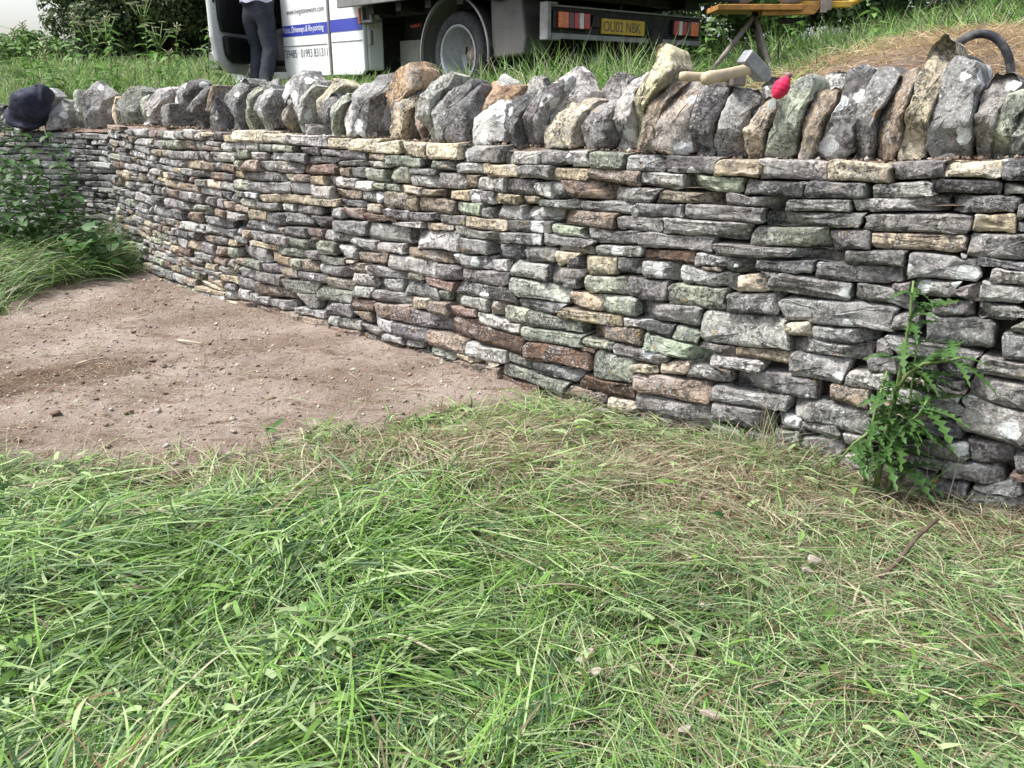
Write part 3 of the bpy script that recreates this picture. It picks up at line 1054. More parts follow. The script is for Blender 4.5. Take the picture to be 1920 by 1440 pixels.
# ------------------------------------------------------------------ upright cope stones along the top
COPES = """t+ 0 10633,1252 10598,1289 10602,1400 10649,1492 10712,1554 10808,1565 10786,1501 10782,1411 10801,1262 10717,1238
d 0 10799,1258 10775,1411 10777,1517 10830,1533 10914,1524 10914,1445 10888,1347 10879,1265
l 0 10881,1248 10878,1314 10902,1388 10934,1505 11028,1512 11043,1493 11016,1398 11008,1318 11007,1249
d 1 10962,1279 10964,1346 10988,1444 11006,1509 11035,1556 11086,1552 11110,1485 11061,1413 11044,1339 11044,1266
y 0 11032,1226 11014,1342 11044,1383 11067,1470 11116,1474 11138,1431 11123,1353 11104,1305 11100,1233
e 0 11102,1249 11133,1337 11162,1432 11147,1485 11204,1538 11263,1564 11289,1538 11287,1493 11259,1417 11255,1356 11240,1263 11195,1229
t 0 11269,1248 11257,1372 11276,1463 11317,1504 11370,1508 11371,1471 11348,1389 11328,1312 11305,1250
l 2 11213,1469 11226,1548 11275,1583 11314,1570 11315,1508 11285,1446
D+ 0 11298,1242 11301,1281 11353,1359 11392,1464 11389,1537 11390,1581 11446,1605 11488,1572 11495,1501 11467,1391 11463,1287 11401,1239
d 0 11466,1242 11449,1361 11462,1450 11482,1515 11508,1579 11535,1593 11584,1557 11575,1479 11540,1422 11541,1319 11541,1245
t 0 11543,1234 11527,1363 11537,1443 11570,1508 11602,1574 11658,1577 11667,1501 11642,1416 11638,1308 11615,1227
y 0 11636,1297 11630,1358 11658,1444 11659,1570 11679,1658 11719,1697 11766,1659 11774,1609 11753,1535 11738,1424 11729,1312 11670,1288
d+ 0 11719,1290 11725,1382 11738,1507 11736,1596 11766,1619 11854,1601 11878,1521 11878,1426 11885,1276 11781,1250 11751,1262
g 0 11898,1259 11882,1365 11880,1487 11901,1554 11981,1559 12001,1520 11963,1454 11952,1374 11949,1265
e 0 11940,1261 11940,1333 11949,1428 11981,1494 12021,1507 12041,1468 12016,1402 12016,1335 12020,1261
v 0 12022,1268 12004,1348 12013,1422 12069,1481 12125,1404 12114,1272
g 0 12120,1273 12106,1378 12113,1469 12162,1488 12201,1380 12197,1276
d 0 12203,1276 12190,1405 12199,1507 12257,1501 12286,1382 12283,1280
l 0 9002,1239 8984,1379 9020,1534 9098,1576 9175,1591 9227,1574 9165,1500 9115,1432 9100,1312 9109,1234
g 0 9109,1225 9074,1294 9063,1414 9126,1500 9242,1516 9329,1557 9349,1532 9284,1434 9223,1349 9221,1238
d 0 9215,1229 9173,1305 9138,1347 9257,1458 9318,1532 9368,1540 9384,1467 9409,1353 9421,1237
o 1 9305,1331 9249,1424 9233,1500 9293,1558 9368,1549 9432,1524 9564,1536 9613,1516 9582,1452 9480,1336
l 2 9212,1448 9244,1542 9304,1588 9404,1566 9491,1533 9485,1450
l+ 0 9435,1225 9411,1320 9437,1419 9521,1456 9642,1449 9648,1398 9649,1342 9661,1255 9522,1225
d 0 9691,1248 9651,1342 9643,1437 9734,1469 9845,1515 9889,1511 9839,1439 9799,1377 9786,1244
g 2 9500,1400 9515,1533 9572,1577 9655,1564 9694,1516 9656,1403
d+ 0 9780,1240 9765,1329 9819,1408 9859,1477 9911,1515 9994,1559 10035,1565 9991,1470 9953,1403 9944,1273 9877,1247
l 1 9848,1266 9829,1360 9834,1500 9896,1561 9978,1616 10045,1581 10128,1485 10116,1396 10064,1274
c 0 9940,1231 9931,1273 9956,1372 10004,1441 10065,1467 10199,1464 10159,1398 10141,1325 10148,1247 9990,1229
p 0 10158,1244 10141,1325 10149,1398 10211,1435 10297,1465 10349,1465 10362,1388 10346,1258 10239,1247
g 2 10041,1401 10048,1545 10088,1578 10161,1581 10235,1566 10211,1403
l+ 0 10343,1244 10341,1316 10356,1402 10348,1528 10383,1548 10488,1581 10485,1527 10453,1445 10453,1361 10467,1263 10387,1238
y 0 10469,1242 10450,1347 10437,1403 10464,1472 10483,1541 10492,1622 10477,1689 10527,1707 10598,1672 10661,1586 10629,1540 10560,1473 10528,1404 10538,1266
t 0 10550,1234 10524,1335 10512,1431 10585,1480 10645,1540 10725,1552 10653,1466 10627,1406 10621,1303 10627,1248
t 0 6648,1225 6624,1385 6675,1478 6799,1533 6930,1533 6883,1424 6843,1295 6837,1240
d 0 6827,1230 6825,1314 6881,1406 6961,1479 6988,1371 7002,1226
d 0 6995,1244 6968,1353 6960,1461 7039,1550 7163,1584 7295,1549 7224,1497 7203,1444 7224,1374 7240,1242 7118,1229
v 0 7222,1241 7196,1347 7134,1435 7244,1531 7391,1531 7438,1514 7386,1454 7381,1376 7412,1238 7306,1226
g 0 7420,1233 7362,1324 7338,1462 7438,1514 7577,1530 7649,1497 7653,1430 7634,1337 7652,1253 7529,1219
d 2 6919,1423 6947,1552 7123,1560 7294,1581 7373,1523 7352,1426
t 0 7637,1261 7611,1328 7616,1421 7677,1472 7748,1431 7772,1315 7768,1230
g+ 1 7527,1411 7533,1548 7611,1598 7729,1622 7883,1620 7978,1570 8162,1545 8188,1521 8108,1433 7946,1407
l+ 0 7797,1231 7758,1331 7763,1439 7836,1497 7962,1537 8082,1521 8054,1457 8012,1392 8016,1303 8062,1255 7910,1226
y 0 8062,1264 8010,1336 8013,1433 8056,1513 8136,1568 8239,1544 8302,1520 8212,1466 8146,1418 8130,1322 8142,1241
d 0 8109,1289 8106,1402 8147,1466 8238,1482 8250,1435 8203,1363 8201,1259
e 0 8194,1251 8163,1322 8210,1403 8276,1466 8364,1489 8382,1443 8300,1396 8261,1324 8259,1253
w 0 8272,1245 8235,1316 8262,1388 8339,1435 8401,1443 8431,1359 8424,1265 8336,1239
d+ 0 8437,1234 8413,1343 8389,1436 8365,1528 8463,1543 8559,1587 8711,1603 8706,1527 8619,1460 8601,1362 8608,1232 8511,1252
o 0 8656,1226 8595,1316 8589,1422 8642,1497 8701,1527 8746,1599 8858,1641 8946,1657 9024,1582 9037,1519 8929,1454 8794,1409 8725,1356 8720,1274 8738,1225
g 0 8726,1259 8691,1303 8702,1386 8782,1439 8883,1483 8972,1501 8995,1469 8862,1425 8783,1372 8773,1260
y 0 8773,1219 8760,1350 8782,1424 8906,1469 8995,1469 8963,1419 8897,1374 8877,1234
t 0 8871,1234 8863,1337 8907,1418 8995,1440 9020,1340 9001,1238
l 0 7952,1236 7940,1285 8009,1295 8075,1248
l+ 0 3710,1134 3714,1352 3742,1448 3836,1519 3920,1519 4077,1448 3957,1389 3914,1281 3883,1160
g+ 0 3811,1147 3883,1257 3928,1377 4018,1425 4126,1401 4199,1307 4180,1163
w 1 4036,1230 4053,1472 4138,1508 4175,1484 4163,1376 4132,1231
g+ 0 4185,1199 4201,1330 4264,1496 4331,1577 4444,1530 4676,1462 4567,1381 4510,1205
y 0 4503,1216 4523,1380 4794,1451 4933,1430 4825,1317 4797,1225
v 0 4736,1212 4762,1361 4962,1485 5115,1539 5320,1485 5371,1390 5371,1230
e 1 5033,1218 5003,1407 5046,1452 5536,1465 5518,1370 5463,1262
l+ 0 5441,1221 5532,1319 5886,1456 5986,1516 6352,1525 6192,1438 5956,1347 5847,1243
g 0 5815,1242 5862,1325 6050,1388 6406,1401 6391,1286 6358,1217
d 1 5770,1311 5884,1436 6155,1536 6234,1564 6517,1572 6641,1534 6481,1458 6252,1320
d 0 6382,1218 6385,1334 6461,1478 6640,1524 6818,1524 6759,1423 6676,1292 6668,1226
d 2 4532,1366 4594,1461 4863,1496 5206,1518 5338,1496 5213,1375
d 0 3283,1106 3309,1351 3414,1363 3479,1315 3446,1108
g 0 3417,1107 3451,1230 3572,1267 3712,1244 3722,1122
g 0 3073,1104 3109,1314 3211,1387 3309,1351 3283,1106
t 0 2877,1103 2914,1313 3019,1399 3115,1350 3088,1105
d 0 2680,1101 2719,1312 2818,1361 2917,1325 2892,1103"""
for ln in COPES.split("\n"):
    a = ln.split(); code, lev = a[0], int(a[1])
    P_ = np.array([[float(q) for q in p.split(',')] for p in a[2:]]) / 1000
    s0 = P_[:, 0].mean(); zt = float(ztop(s0)) + 0.008
    zb = P_[:, 1].min(); H_ = np.ptp(P_[:, 1])
    low = P_[:, 1] < zb + 0.28 * H_
    P_[low, 1] -= (zb - (zt - 0.012))            # stand it on the wall head
    # far along the wall the broad side of each slab is what shows: keep the front edge thin
    s_l = P_[:, 0].min(); P_[:, 0] = s_l + (P_[:, 0] - s_l) * float(np.interp(s0, [7.5, 10.4], [0.5, 1.0]))
    # even spacing round the outline with small chips
    n = 72
    cl = np.vstack([P_, P_[:1]]); L = np.concatenate([[0], np.cumsum(np.hypot(*np.diff(cl, axis=0).T))])
    q = np.linspace(0, L[-1], n, endpoint=False)
    o = np.stack([np.interp(q, L, cl[:, 0]), np.interp(q, L, cl[:, 1])], 1)
    o = 0.8 * o + 0.1 * (np.roll(o, 1, 0) + np.roll(o, -1, 0))
    k_ = np.arange(n); o[:, 1] += (vnoise(np.stack([k_ * 0.45, 0 * k_ + s0 * 9, 0 * k_ + 0.5], 1)) - 0.5) * 0.022; o[:, 0] += (vnoise(np.stack([k_ * 0.45, 0 * k_ + s0 * 9, 0 * k_ + 7.5], 1)) - 0.5) * 0.016
    c0 = o.mean(0)
    o = (o - c0) * np.array([0.955, 1.0])
    d0 = {0: -0.065, 1: -0.17, 2: -0.28}[lev] + rng.normal(0, 0.016)
    dep = {0: 0.26, 1: 0.2, 2: 0.15}[lev] * rng.uniform(0.85, 1.1)
    arr = stone_arrays(c0[0], c0[1], o, d0, dep, code, False, (rng.normal(0.0, 0.25), rng.normal(-0.12, 0.12)), 1.0, int(rng.integers(4, 8)), 0.7, rng.uniform(0.1, 0.55) if code[0] in 'dDgl' else rng.uniform(0, 0.2), 0.55)
    root = wall_new if s0 > JOINT else wall_old
    stone_object("cope_stone", arr, root)

# crumbly earth bed on the wall head and loose crumbs on it
ss = np.arange(1.6, 13.1, 0.03); dd_ = np.array([-0.06, -0.11, -0.18, -0.26, -0.36, -0.48])
for root, lo, hi in ((wall_new, JOINT, 13.1), (wall_old, 1.6, JOINT)):
    s_ = ss[(ss >= lo - 0.04) & (ss <= hi)]
    V = []
    for j, d_ in enumerate(dd_):
        zz = ztop(s_) + (fbm2(s_, s_ * 0 + d_, 14, 3) - 0.5) * 0.035 + (0.004 if 0 < j else -0.02)
        V.append(W(s_, zz, d_ + (fbm2(s_, s_ * 0, 9, 8) - 0.5) * 0.05 * (j < 2)))
    V = np.concatenate(V) - np.array(root.location)
    me = np_mesh("earth_bed", V, grid_quads(len(s_), len(dd_)), attrs={"soil": np.full(len(V), 0.9)})
    link("earth_bed", me, plain("damp_earth_bed", (0.17, 0.12, 0.09), 0.95, var=0.35, scale=25, bump=0.9, bscale=90), root)

def pebbles(name, P, R, colr, mat, parent=None, flat=0.7):
    """many small angular stones as one mesh"""
    base = np.array([(1,0,0),(-1,0,0),(0,1,0),(0,-1,0),(0,0,1),(0,0,-1)], float)
    ft = np.array([(0,2,4),(2,1,4),(1,3,4),(3,0,4),(2,0,5),(1,2,5),(3,1,5),(0,3,5)])
    N = len(P)
    V = base[None] * R[:, None, None] * rng.uniform(0.55, 1.25, (N, 6, 1)) + rng.normal(0, 0.15, (N, 6, 3)) * R[:, None, None]
    an = rng.uniform(0, 6.28, N); c, s = np.cos(an), np.sin(an)
    x = V[..., 0] * c[:, None] - V[..., 1] * s[:, None]; y = V[..., 0] * s[:, None] + V[..., 1] * c[:, None]
    V = np.stack([x, y, V[..., 2] * flat], -1) + P[:, None]
    F = (ft[None] + (np.arange(N) * 6)[:, None, None]).reshape(-1, 3)
    C = np.concatenate([np.repeat(colr, 6, 0), np.ones((N * 6, 1))], 1)
    V = V.reshape(-1, 3)
    if parent is not None: V = V - np.array(parent.location)
    me = np_mesh(name, V, None, F, {"bcol": C})
    o = link(name, me, mat, parent, smooth=False); o["kind"] = "stuff"
    return o
def attr_mat(name, rough=0.9):
    t = NT(name); p = t.n('ShaderNodeNewGeometry').outputs['Position']
    c = t.mix(t.ramp(t.noise(p, 120, 4), 0.3, 0.7, 0, 0.5), t.attr("bcol").outputs['Color'], (0.16, 0.13, 0.10))
    return t.done(t.bsdf(c, rough, 0.15).outputs[0])
PEB = attr_mat("pebble")
def peb_cols(n, dark=0.4):
    pal = np.array([(.50,.45,.37),(.42,.39,.36),(.30,.25,.21),(.60,.56,.50),(.34,.24,.17)]); dk = np.array([(.10,.065,.045),(.15,.10,.07),(.20,.14,.10)])
    c = pal[rng.integers(len(pal), size=n)]; m = rng.random(n) < dark
    c = np.where(m[:, None], dk[rng.integers(3, size=n)], c)
    return c * rng.uniform(0.8, 1.15, (n, 1))
for root, lo, hi, n in ((wall_new, JOINT, 12.9, 2600), (wall_old, 2.2, JOINT, 300)):
    s_ = rng.uniform(lo, hi, n); d_ = rng.uniform(-0.30, -0.045, n)
    P = W(s_, ztop(s_) + 0.012 + (fbm2(s_, d_, 14, 3) - 0.5) * 0.02, d_)
    pebbles("earth_crumb", P, rng.gamma(1.8, 0.0027, n) + 0.0018, peb_cols(n, 0.8), PEB, root, 0.8)
# ------------------------------------------------------------------ the lorry parked behind the wall
M_WHITE = plain("white_vehicle_paint", (0.74, 0.75, 0.75), 0.35, var=0.05, scale=3, dirt=(0.42, 0.40, 0.36), dirt_amt=0.25, coat=0.3)
M_DARKMET = plain("dark_chassis_steel", (0.012, 0.0115, 0.011), 0.7, var=0.4, scale=5, dirt=(0.045, 0.034, 0.026), dirt_amt=0.5)
M_GREYMET = plain("dull_galvanised_steel", (0.19, 0.19, 0.19), 0.55, 0.3, var=0.2, scale=8, dirt=(0.16, 0.13, 0.10), dirt_amt=0.5)
M_PLATE = plain("weathered_pale_steel", (0.27, 0.275, 0.25), 0.6, 0.1, var=0.15, scale=7, dirt=(0.22, 0.13, 0.07), dirt_amt=0.45)
M_TYRE = plain("tyre_rubber", (0.02, 0.021, 0.024), 0.85, var=0.3, scale=12, dirt=(0.06, 0.055, 0.05), dirt_amt=0.35, bump=0.2, bscale=50)
M_RIM = plain("silver_steel_rim", (0.27, 0.28, 0.30), 0.45, 0.4, var=0.15, scale=8, dirt=(0.20, 0.16, 0.13), dirt_amt=0.45)
M_HUB = plain("rusty_hub", (0.27, 0.22, 0.19), 0.7, 0.2, var=0.3, scale=20)
M_BLACK = plain("black_plastic", (0.010, 0.010, 0.011), 0.6, var=0.3, scale=10)
M_BLUE = plain("blue_stripe_vinyl", (0.035, 0.05, 0.33), 0.4, var=0.06, scale=4)
M_INK = plain("dark_grey_lettering", (0.06, 0.065, 0.08), 0.5, var=0.1)
M_WLET = plain("white_lettering", (0.75, 0.77, 0.80), 0.5, var=0.05)
M_YPLATE = plain("yellow_number_plate", (0.50, 0.32, 0.015), 0.45, var=0.12, scale=14, dirt=(0.2, 0.15, 0.05), dirt_amt=0.4)
M_RED = plain("red_lamp_lens", (0.36, 0.015, 0.02), 0.2, var=0.2, scale=20, spec=0.6)
M_AMBER = plain("amber_lamp_lens", (0.60, 0.13, 0.03), 0.25, var=0.2, scale=20, spec=0.6)
M_CLEAR = plain("clear_lamp_lens", (0.55, 0.55, 0.53), 0.2, var=0.1, scale=20, spec=0.6)
M_GUARD = plain("grey_plastic_mudguard", (0.075, 0.072, 0.07), 0.6, var=0.15, scale=5, dirt=(0.13, 0.115, 0.10), dirt_amt=0.4)
def glass_mat():
    t = NT("window_glass"); return t.done(t.bsdf((0.02, 0.025, 0.03), 0.08, 0.6).outputs[0])
M_GLASS = glass_mat()

LZ = 1.44
lorry = empty("flatbed_lorry", (0.237, 7.0, LZ), math.atan2(0.743, -0.669), "white crew cab lorry with dark flat bed, blue stripe and open door", "lorry")
def lettering(txt, mat, x, y, z, width, height, parent, spread=False, axis='side', shear=0.0, name="lettering"):
    cu = bpy.data.curves.new("txt", 'FONT'); cu.body = txt; cu.align_x = 'LEFT'; cu.extrude = 0.0; cu.size = 1.0; cu.shear = shear
    tmp = bpy.data.objects.new("txt", cu); col.objects.link(tmp)
    bpy.context.view_layer.update()
    dg = bpy.context.evaluated_depsgraph_get()
    me = bpy.data.meshes.new_from_object(tmp.evaluated_get(dg)); me.name = name
    bpy.data.objects.remove(tmp)
    n = len(me.vertices); co = np.zeros(n * 3, np.float32); me.vertices.foreach_get("co", co); co = co.reshape(-1, 3)
    lo, hi = co.min(0), co.max(0)
    u = (co[:, 0] - lo[0]) / (hi[0] - lo[0]) * width; v = (co[:, 1] - lo[1]) / (hi[1] - lo[1]) * height
    if axis == 'side': P = np.stack([x - u, np.full(n, y), z + v], 1)
    else: P = np.stack([np.full(n, x), y - u, z + v], 1)
    me.vertices.foreach_set("co", P.astype(np.float32).ravel()); me.materials.clear()
    return link(name, me, mat, parent, smooth=False)

def wheel(name, x, y, z, r, parent, deep=True, out=1):
    """wheel with its outer face towards +y (out=1); children tyre and rim"""
    w = empty(name); w.parent = parent; w.location = (x, y, z)
    if out < 0: w.rotation_euler = (0, 0, math.pi)
    wd = 0.095; ri = r * 0.66
    MB().lathe([(ri, -wd), (ri + 0.03, -wd - 0.012), (r - 0.05, -wd - 0.016), (r - 0.015, -wd), (r, -wd + 0.03), (r, -0.02), (r - 0.008, -0.015), (r - 0.008, -0.005), (r, 0), (r, wd - 0.03), (r - 0.015, wd), (r - 0.05, wd + 0.016), (ri + 0.03, wd + 0.012), (ri, wd)], n=56).build("tyre", M_TYRE, w, True)
    dd_ = -0.10 if deep else 0.0
    rim = MB().lathe([(ri + 0.012, wd + 0.012), (ri - 0.004, wd + 0.014), (ri - 0.012, wd), (ri - 0.02, wd - 0.03), (ri - 0.035, wd - 0.06), (ri - 0.05, dd_ + 0.03), (ri - 0.085, dd_), (0.105, dd_ + 0.005), (0.085, dd_ + 0.035), (0.0, dd_ + 0.037)], n=56).build("rim", M_RIM, w, True)
    for k in range(6):
        an = k * math.pi / 3 + 0.3
        rr = (ri - 0.085 + 0.105) / 2 + 0.012
        c = Vector((math.cos(an) * rr, 0, math.sin(an) * rr)); t_ = Vector((-math.sin(an), 0, math.cos(an))); q = Vector((math.cos(an), 0, math.sin(an)))
        n = 12; vs = []
        for yy in (dd_ + 0.0, dd_ + 0.006):
            for i in range(n):
                a = 2 * math.pi * i / n; vs.append(c + t_ * math.cos(a) * 0.036 + q * math.sin(a) * 0.022 + Vector((0, yy, 0)))
        MB().add(vs, [tuple(range(n, 2 * n))] + [(i, (i + 1) % n, n + (i + 1) % n, n + i) for i in range(n)]).build("vent_hole", M_BLACK, rim)
    MB().lathe([(0.0, dd_ + 0.075), (0.03, dd_ + 0.075), (0.045, dd_ + 0.055), (0.075, dd_ + 0.045), (0.078, dd_ + 0.03)], n=24).build("hub", M_HUB, w, True)
    for k in range(6):
        an = k * math.pi / 3
        MB().lathe([(0.0, 0.022), (0.011, 0.022), (0.012, 0.0)], (math.cos(an) * 0.062, dd_ + 0.04, math.sin(an) * 0.062), 6).build("wheel_nut", M_HUB, rim)
    return w
wheel("wheel", 1.06, -0.12, 0.345, 0.345, lorry)
wheel("wheel", 1.06, -1.78, 0.345, 0.345, lorry, out=-1)
wheel("wheel", 5.30, -0.13, 0.33, 0.33, lorry, False)
wheel("wheel", 5.30, -1.77, 0.33, 0.33, lorry, False, -1)
MB().tube([(1.06, -0.2, 0.345), (1.06, -1.7, 0.345)], 0.06).lathe([(0.0, -0.16), (0.13, -0.10), (0.16, 0), (0.13, 0.10), (0.0, 0.16)], (1.06, -0.95, 0.345), 20).build("axle", M_DARKMET, lorry, True)
MB().box(0.1, 5.4, -0.62, -0.54, 0.52, 0.70).box(0.1, 5.4, -1.36, -1.28, 0.52, 0.70).box(0.3, 0.4, -1.3, -0.6, 0.53, 0.68).box(2.3, 2.4, -1.3, -0.6, 0.53, 0.68).box(1.6, 2.5, -1.2, -0.7, 0.36, 0.72).build("chassis", M_DARKMET, lorry)
MB().box(-0.28, 2.66, -2.04, 0.12, 0.845, 0.90).box(-0.1, 2.5, -1.7, -1.6, 0.72, 0.843).box(-0.1, 2.5, -0.3, -0.2, 0.72, 0.843).build("bed_floor", M_DARKMET, lorry)
MB().box(-0.30, 2.68, 0.122, 0.16, 0.80, 0.93).box(-0.30, 2.68, -2.08, -2.042, 0.80, 0.93).build("bed_rail", M_GREYMET, lorry, bevel=0.006)
for k in range(6): MB().box(0.02 + k * 0.44, 0.10 + k * 0.44, -1.95, 0.05, 0.73, 0.843).build("cross_member", M_DARKMET, lorry)
MB().box(-0.28, 2.66, 0.125, 0.155, 0.935, 1.30).box(-0.28, 2.66, -2.075, -2.045, 0.935, 1.30).build("side_board", M_DARKMET, lorry, bevel=0.008)
MB().box(-0.32, -0.285, -2.08, 0.16, 0.78, 1.30).build("tail_board", M_DARKMET, lorry, bevel=0.008)
MB().box(2.66, 2.70, -2.04, 0.12, 0.905, 1.75).build("head_board", M_DARKMET, lorry, bevel=0.008)
# pale side plate with bolt holes
sp = MB().box(1.40, 2.46, -0.42, -0.40, 0.22, 0.52).build("side_plate", M_PLATE, lorry, bevel=0.004)
for x, z in [(1.62, 0.27), (1.70, 0.27), (1.78, 0.265), (1.86, 0.262), (1.78, 0.40), (1.78, 0.46), (2.05, 0.42), (2.05, 0.36), (1.95, 0.27), (2.2, 0.29), (1.5, 0.27)]:
    MB().lathe([(0.0, 0.003), (0.010, 0.003), (0.010, 0.0)], (x, -0.40, z), 10).build("bolt_hole", M_BLACK, sp)
# mudguard over the rear wheel: outer skin and rolled edge
prof = [(0.445, -0.30), (0.452, -0.30), (0.452, 0.012), (0.462, 0.03), (0.450, 0.036), (0.443, 0.02)]
MB().lathe(prof, (1.06, 0, 0.345), 36, math.radians(-8), math.radians(186)).build("mudguard", M_GUARD, lorry, True)
MB().lathe([(0.447, 0.024), (0.464, 0.024), (0.470, 0.038), (0.452, 0.042)], (1.06, 0, 0.345), 36, math.radians(-10), math.radians(188)).build("mudguard_edge", M_GREYMET, lorry, True)
MB().prism([(0.61, 0.42), (0.585, 0.30), (0.22, 0.32), (0.20, 0.44), (0.26, 0.79), (0.62, 0.79)], -0.30, -0.002).build("splash_panel", M_GUARD, lorry, bevel=0.02)
# tank, jack point and small fittings behind the cab
MB().tube([(2.40, -0.02, 0.47), (2.40, -0.02, 0.60)], 0.028, 12).box(2.30, 2.50, -0.10, 0.02, 0.665, 0.69).box(2.31, 2.34, -0.02, 0.02, 0.69, 0.80).box(2.46, 2.49, -0.02, 0.02, 0.69, 0.80).build("bed_clamp", M_GREYMET, lorry, bevel=0.004)
MB().tube([(1.95, -0.3, 0.64), (2.12, -0.3, 0.63)], 0.018, 8).build("red_pipe", plain("faded_red_paint", (0.24, 0.05, 0.04), 0.6), lorry, True)
# rear lamp bar
bar = MB().box(-0.03, 0.02, -1.95, 0.0, 0.435, 0.475).box(-0.03, 0.02, -1.95, 0.0, 0.66, 0.675).build("lamp_bar", M_GREYMET, lorry, bevel=0.004)
MB().box(-0.005, 0.015, -1.95, -0.02, 0.477, 0.658).build("backing_board", M_DARKMET, bar)
MB().box(-0.06, 0.03, -0.028, 0.012, 0.42, 0.69).box(-0.06, 0.03, -0.13, -0.03, 0.42, 0.465).box(-0.06, 0.03, -0.10, -0.03, 0.67, 0.69).build("end_bracket", M_GREYMET, lorry, bevel=0.008)
def lamp(y0, flip):
    root = MB().box(-0.035, -0.006, y0 - 0.40, y0, 0.505, 0.635).build("tail_lamp", M_BLACK, lorry, bevel=0.006)
    segs = [("amber_lens", M_AMBER, 0.045, 0.155), ("dark_lens", plain("smoked_lens", (0.10, 0.04, 0.06), 0.25), 0.157, 0.215), ("red_lens", M_RED, 0.217, 0.275), ("clear_lens", M_CLEAR, 0.277, 0.325), ("red_lens", M_RED, 0.327, 0.395)]
    for nme, mt, a, b in segs:
        ya, yb = (y0 - b, y0 - a) if not flip else (y0 - 0.40 + a, y0 - 0.40 + b)
        MB().box(-0.052, -0.037, ya, yb, 0.512, 0.628).build(nme, mt, root, bevel=0.006)
lamp(-0.07, False); lamp(-1.52, True)
MB().box(-0.03, -0.008, -0.60, -0.52, 0.53, 0.62).build("plate_lamp", M_BLACK, lorry, bevel=0.008)
npl = MB().box(-0.024, -0.008, -1.16, -0.63, 0.49, 0.605).build("number_plate", M_YPLATE, lorry, bevel=0.003)
lettering("OU02 NBK", M_INK, -0.0262, -0.65, 0.508, 0.46, 0.078, npl, axis='rear')
MB().tube([(0.02, -1.30, 0.40), (-0.10, -1.30, 0.38)], 0.035, 12).box(-0.05, 0.03, -1.38, -1.22, 0.35, 0.56).build("tow_hitch", M_DARKMET, lorry, bevel=0.01)
MB().tube([(0.75, -0.75, 0.33), (0.25, -0.70, 0.30), (0.02, -0.62, 0.27)], 0.045, 12).build("exhaust", M_GREYMET, lorry, True)
MB().box(0.05, 0.09, -1.6, -0.35, 0.16, 0.33).build("rear_guard", M_DARKMET, lorry)
MB().box(0.10, 2.48, -1.02, -0.98, 0.20, 0.84).box(0.40, 0.44, -1.75, -0.1, 0.18, 0.72).build("underbed_shade_sheet", M_DARKMET, lorry)  # added dark sheets standing in for the shade beneath the bed
MB().box(1.72, 2.47, -0.95, -0.46, 0.50, 0.835).build("underbed_shade_box", M_DARKMET, lorry, bevel=0.02)  # added dark box, makes the gap behind the cab read as shade

# cab: crew panel with writing, door opening, front wing, open door
def side_panel(name, poly, y0, y1, mat, parent=lorry, bevel=0.012): return MB().prism(poly, y0, y1).build(name, mat, parent, bevel=bevel)
side_panel("crew_panel", [(3.14, 0.20), (4.06, 0.19), (4.10, 0.30), (4.10, 1.25), (3.14, 1.25)], -0.05, 0.0, M_WHITE)
side_panel("rear_quarter", [(2.50, 0.24), (2.56, 0.20), (3.10, 0.20), (3.10, 1.25), (2.50, 1.25)], -0.05, -0.004, M_WHITE)
MB().box(3.102, 3.138, -0.045, 0.008, 0.24, 1.30).build("door_seal", plain("grey_rubber_strip", (0.17, 0.165, 0.15), 0.8), lorry, bevel=0.006)
MB().box(3.17, 4.08, 0.0005, 0.006, 0.505, 0.512).box(2.52, 3.08, -0.0035, 0.002, 0.515, 0.522).build("panel_crease", M_GREYMET, lorry)
side_panel("crew_pillar", [(3.14, 1.26), (4.10, 1.26), (4.05, 2.02), (3.14, 2.04)], -0.05, -0.006, M_WHITE)
side_panel("crew_window", [(3.22, 1.32), (4.0, 1.32), (3.97, 1.92), (3.22, 1.93)], -0.02, -0.003, M_GLASS, bevel=0)
MB().box(2.50, 2.56, -1.85, -0.052, 0.86, 2.03).box(2.50, 2.56, -0.24, -0.052, 0.24, 0.859).build("cab_back", M_WHITE, lorry, bevel=0.02)
MB().box(2.52, 2.57, -1.85, -0.241, 0.22, 0.85).build("cab_back_shade", M_DARKMET, lorry)  # lower cab back, its shade put in as dark colour
MB().box(2.50, 4.85, -1.86, -0.05, 2.03, 2.09).build("cab_roof", M_WHITE, lorry, bevel=0.03)
side_panel("far_side", [(2.5, 0.2), (4.9, 0.2), (5.95, 0.5), (5.9, 0.85), (5.0, 1.15), (4.6, 2.03), (2.5, 2.03)], -1.90, -1.86, M_WHITE)
MB().box(2.6, 5.0, -1.85, -0.06, 0.24, 0.32).build("cab_floor", M_BLACK, lorry)
MB().box(3.0, 4.06, -0.30, -0.055, 0.33, 1.1).box(4.02, 4.09, -1.8, -0.06, 0.33, 1.3).build("interior_trim", M_BLACK, lorry, bevel=0.01)
MB().box(4.15, 4.6, -1.7, -0.15, 0.33, 0.72).box(4.05, 4.2, -1.7, -0.15, 0.70, 1.35).build("seat", plain("dark_seat_cloth", (0.03, 0.03, 0.035), 0.9), lorry, bevel=0.05)
MB().box(4.92, 5.3, -1.84, -0.06, 0.75, 1.15).build("dashboard", M_BLACK, lorry, bevel=0.05)
side_panel("sill", [(4.08, 0.17), (4.93, 0.17), (4.93, 0.25), (4.08, 0.25)], -0.10, 0.0, M_WHITE)
arch = [(5.30 + 0.43 * math.cos(a), 0.33 + 0.43 * math.sin(a)) for a in np.linspace(math.radians(190), math.radians(5), 18)]
wing = MB().prism([(4.95, 0.24), arch[0]] + arch[1:] + [(5.93, 0.36), (5.97, 0.50), (5.95, 0.70), (5.86, 0.85), (5.55, 1.0), (4.95, 1.16)], -0.07, -0.002).build("front_wing", M_WHITE, lorry, bevel=0.02)
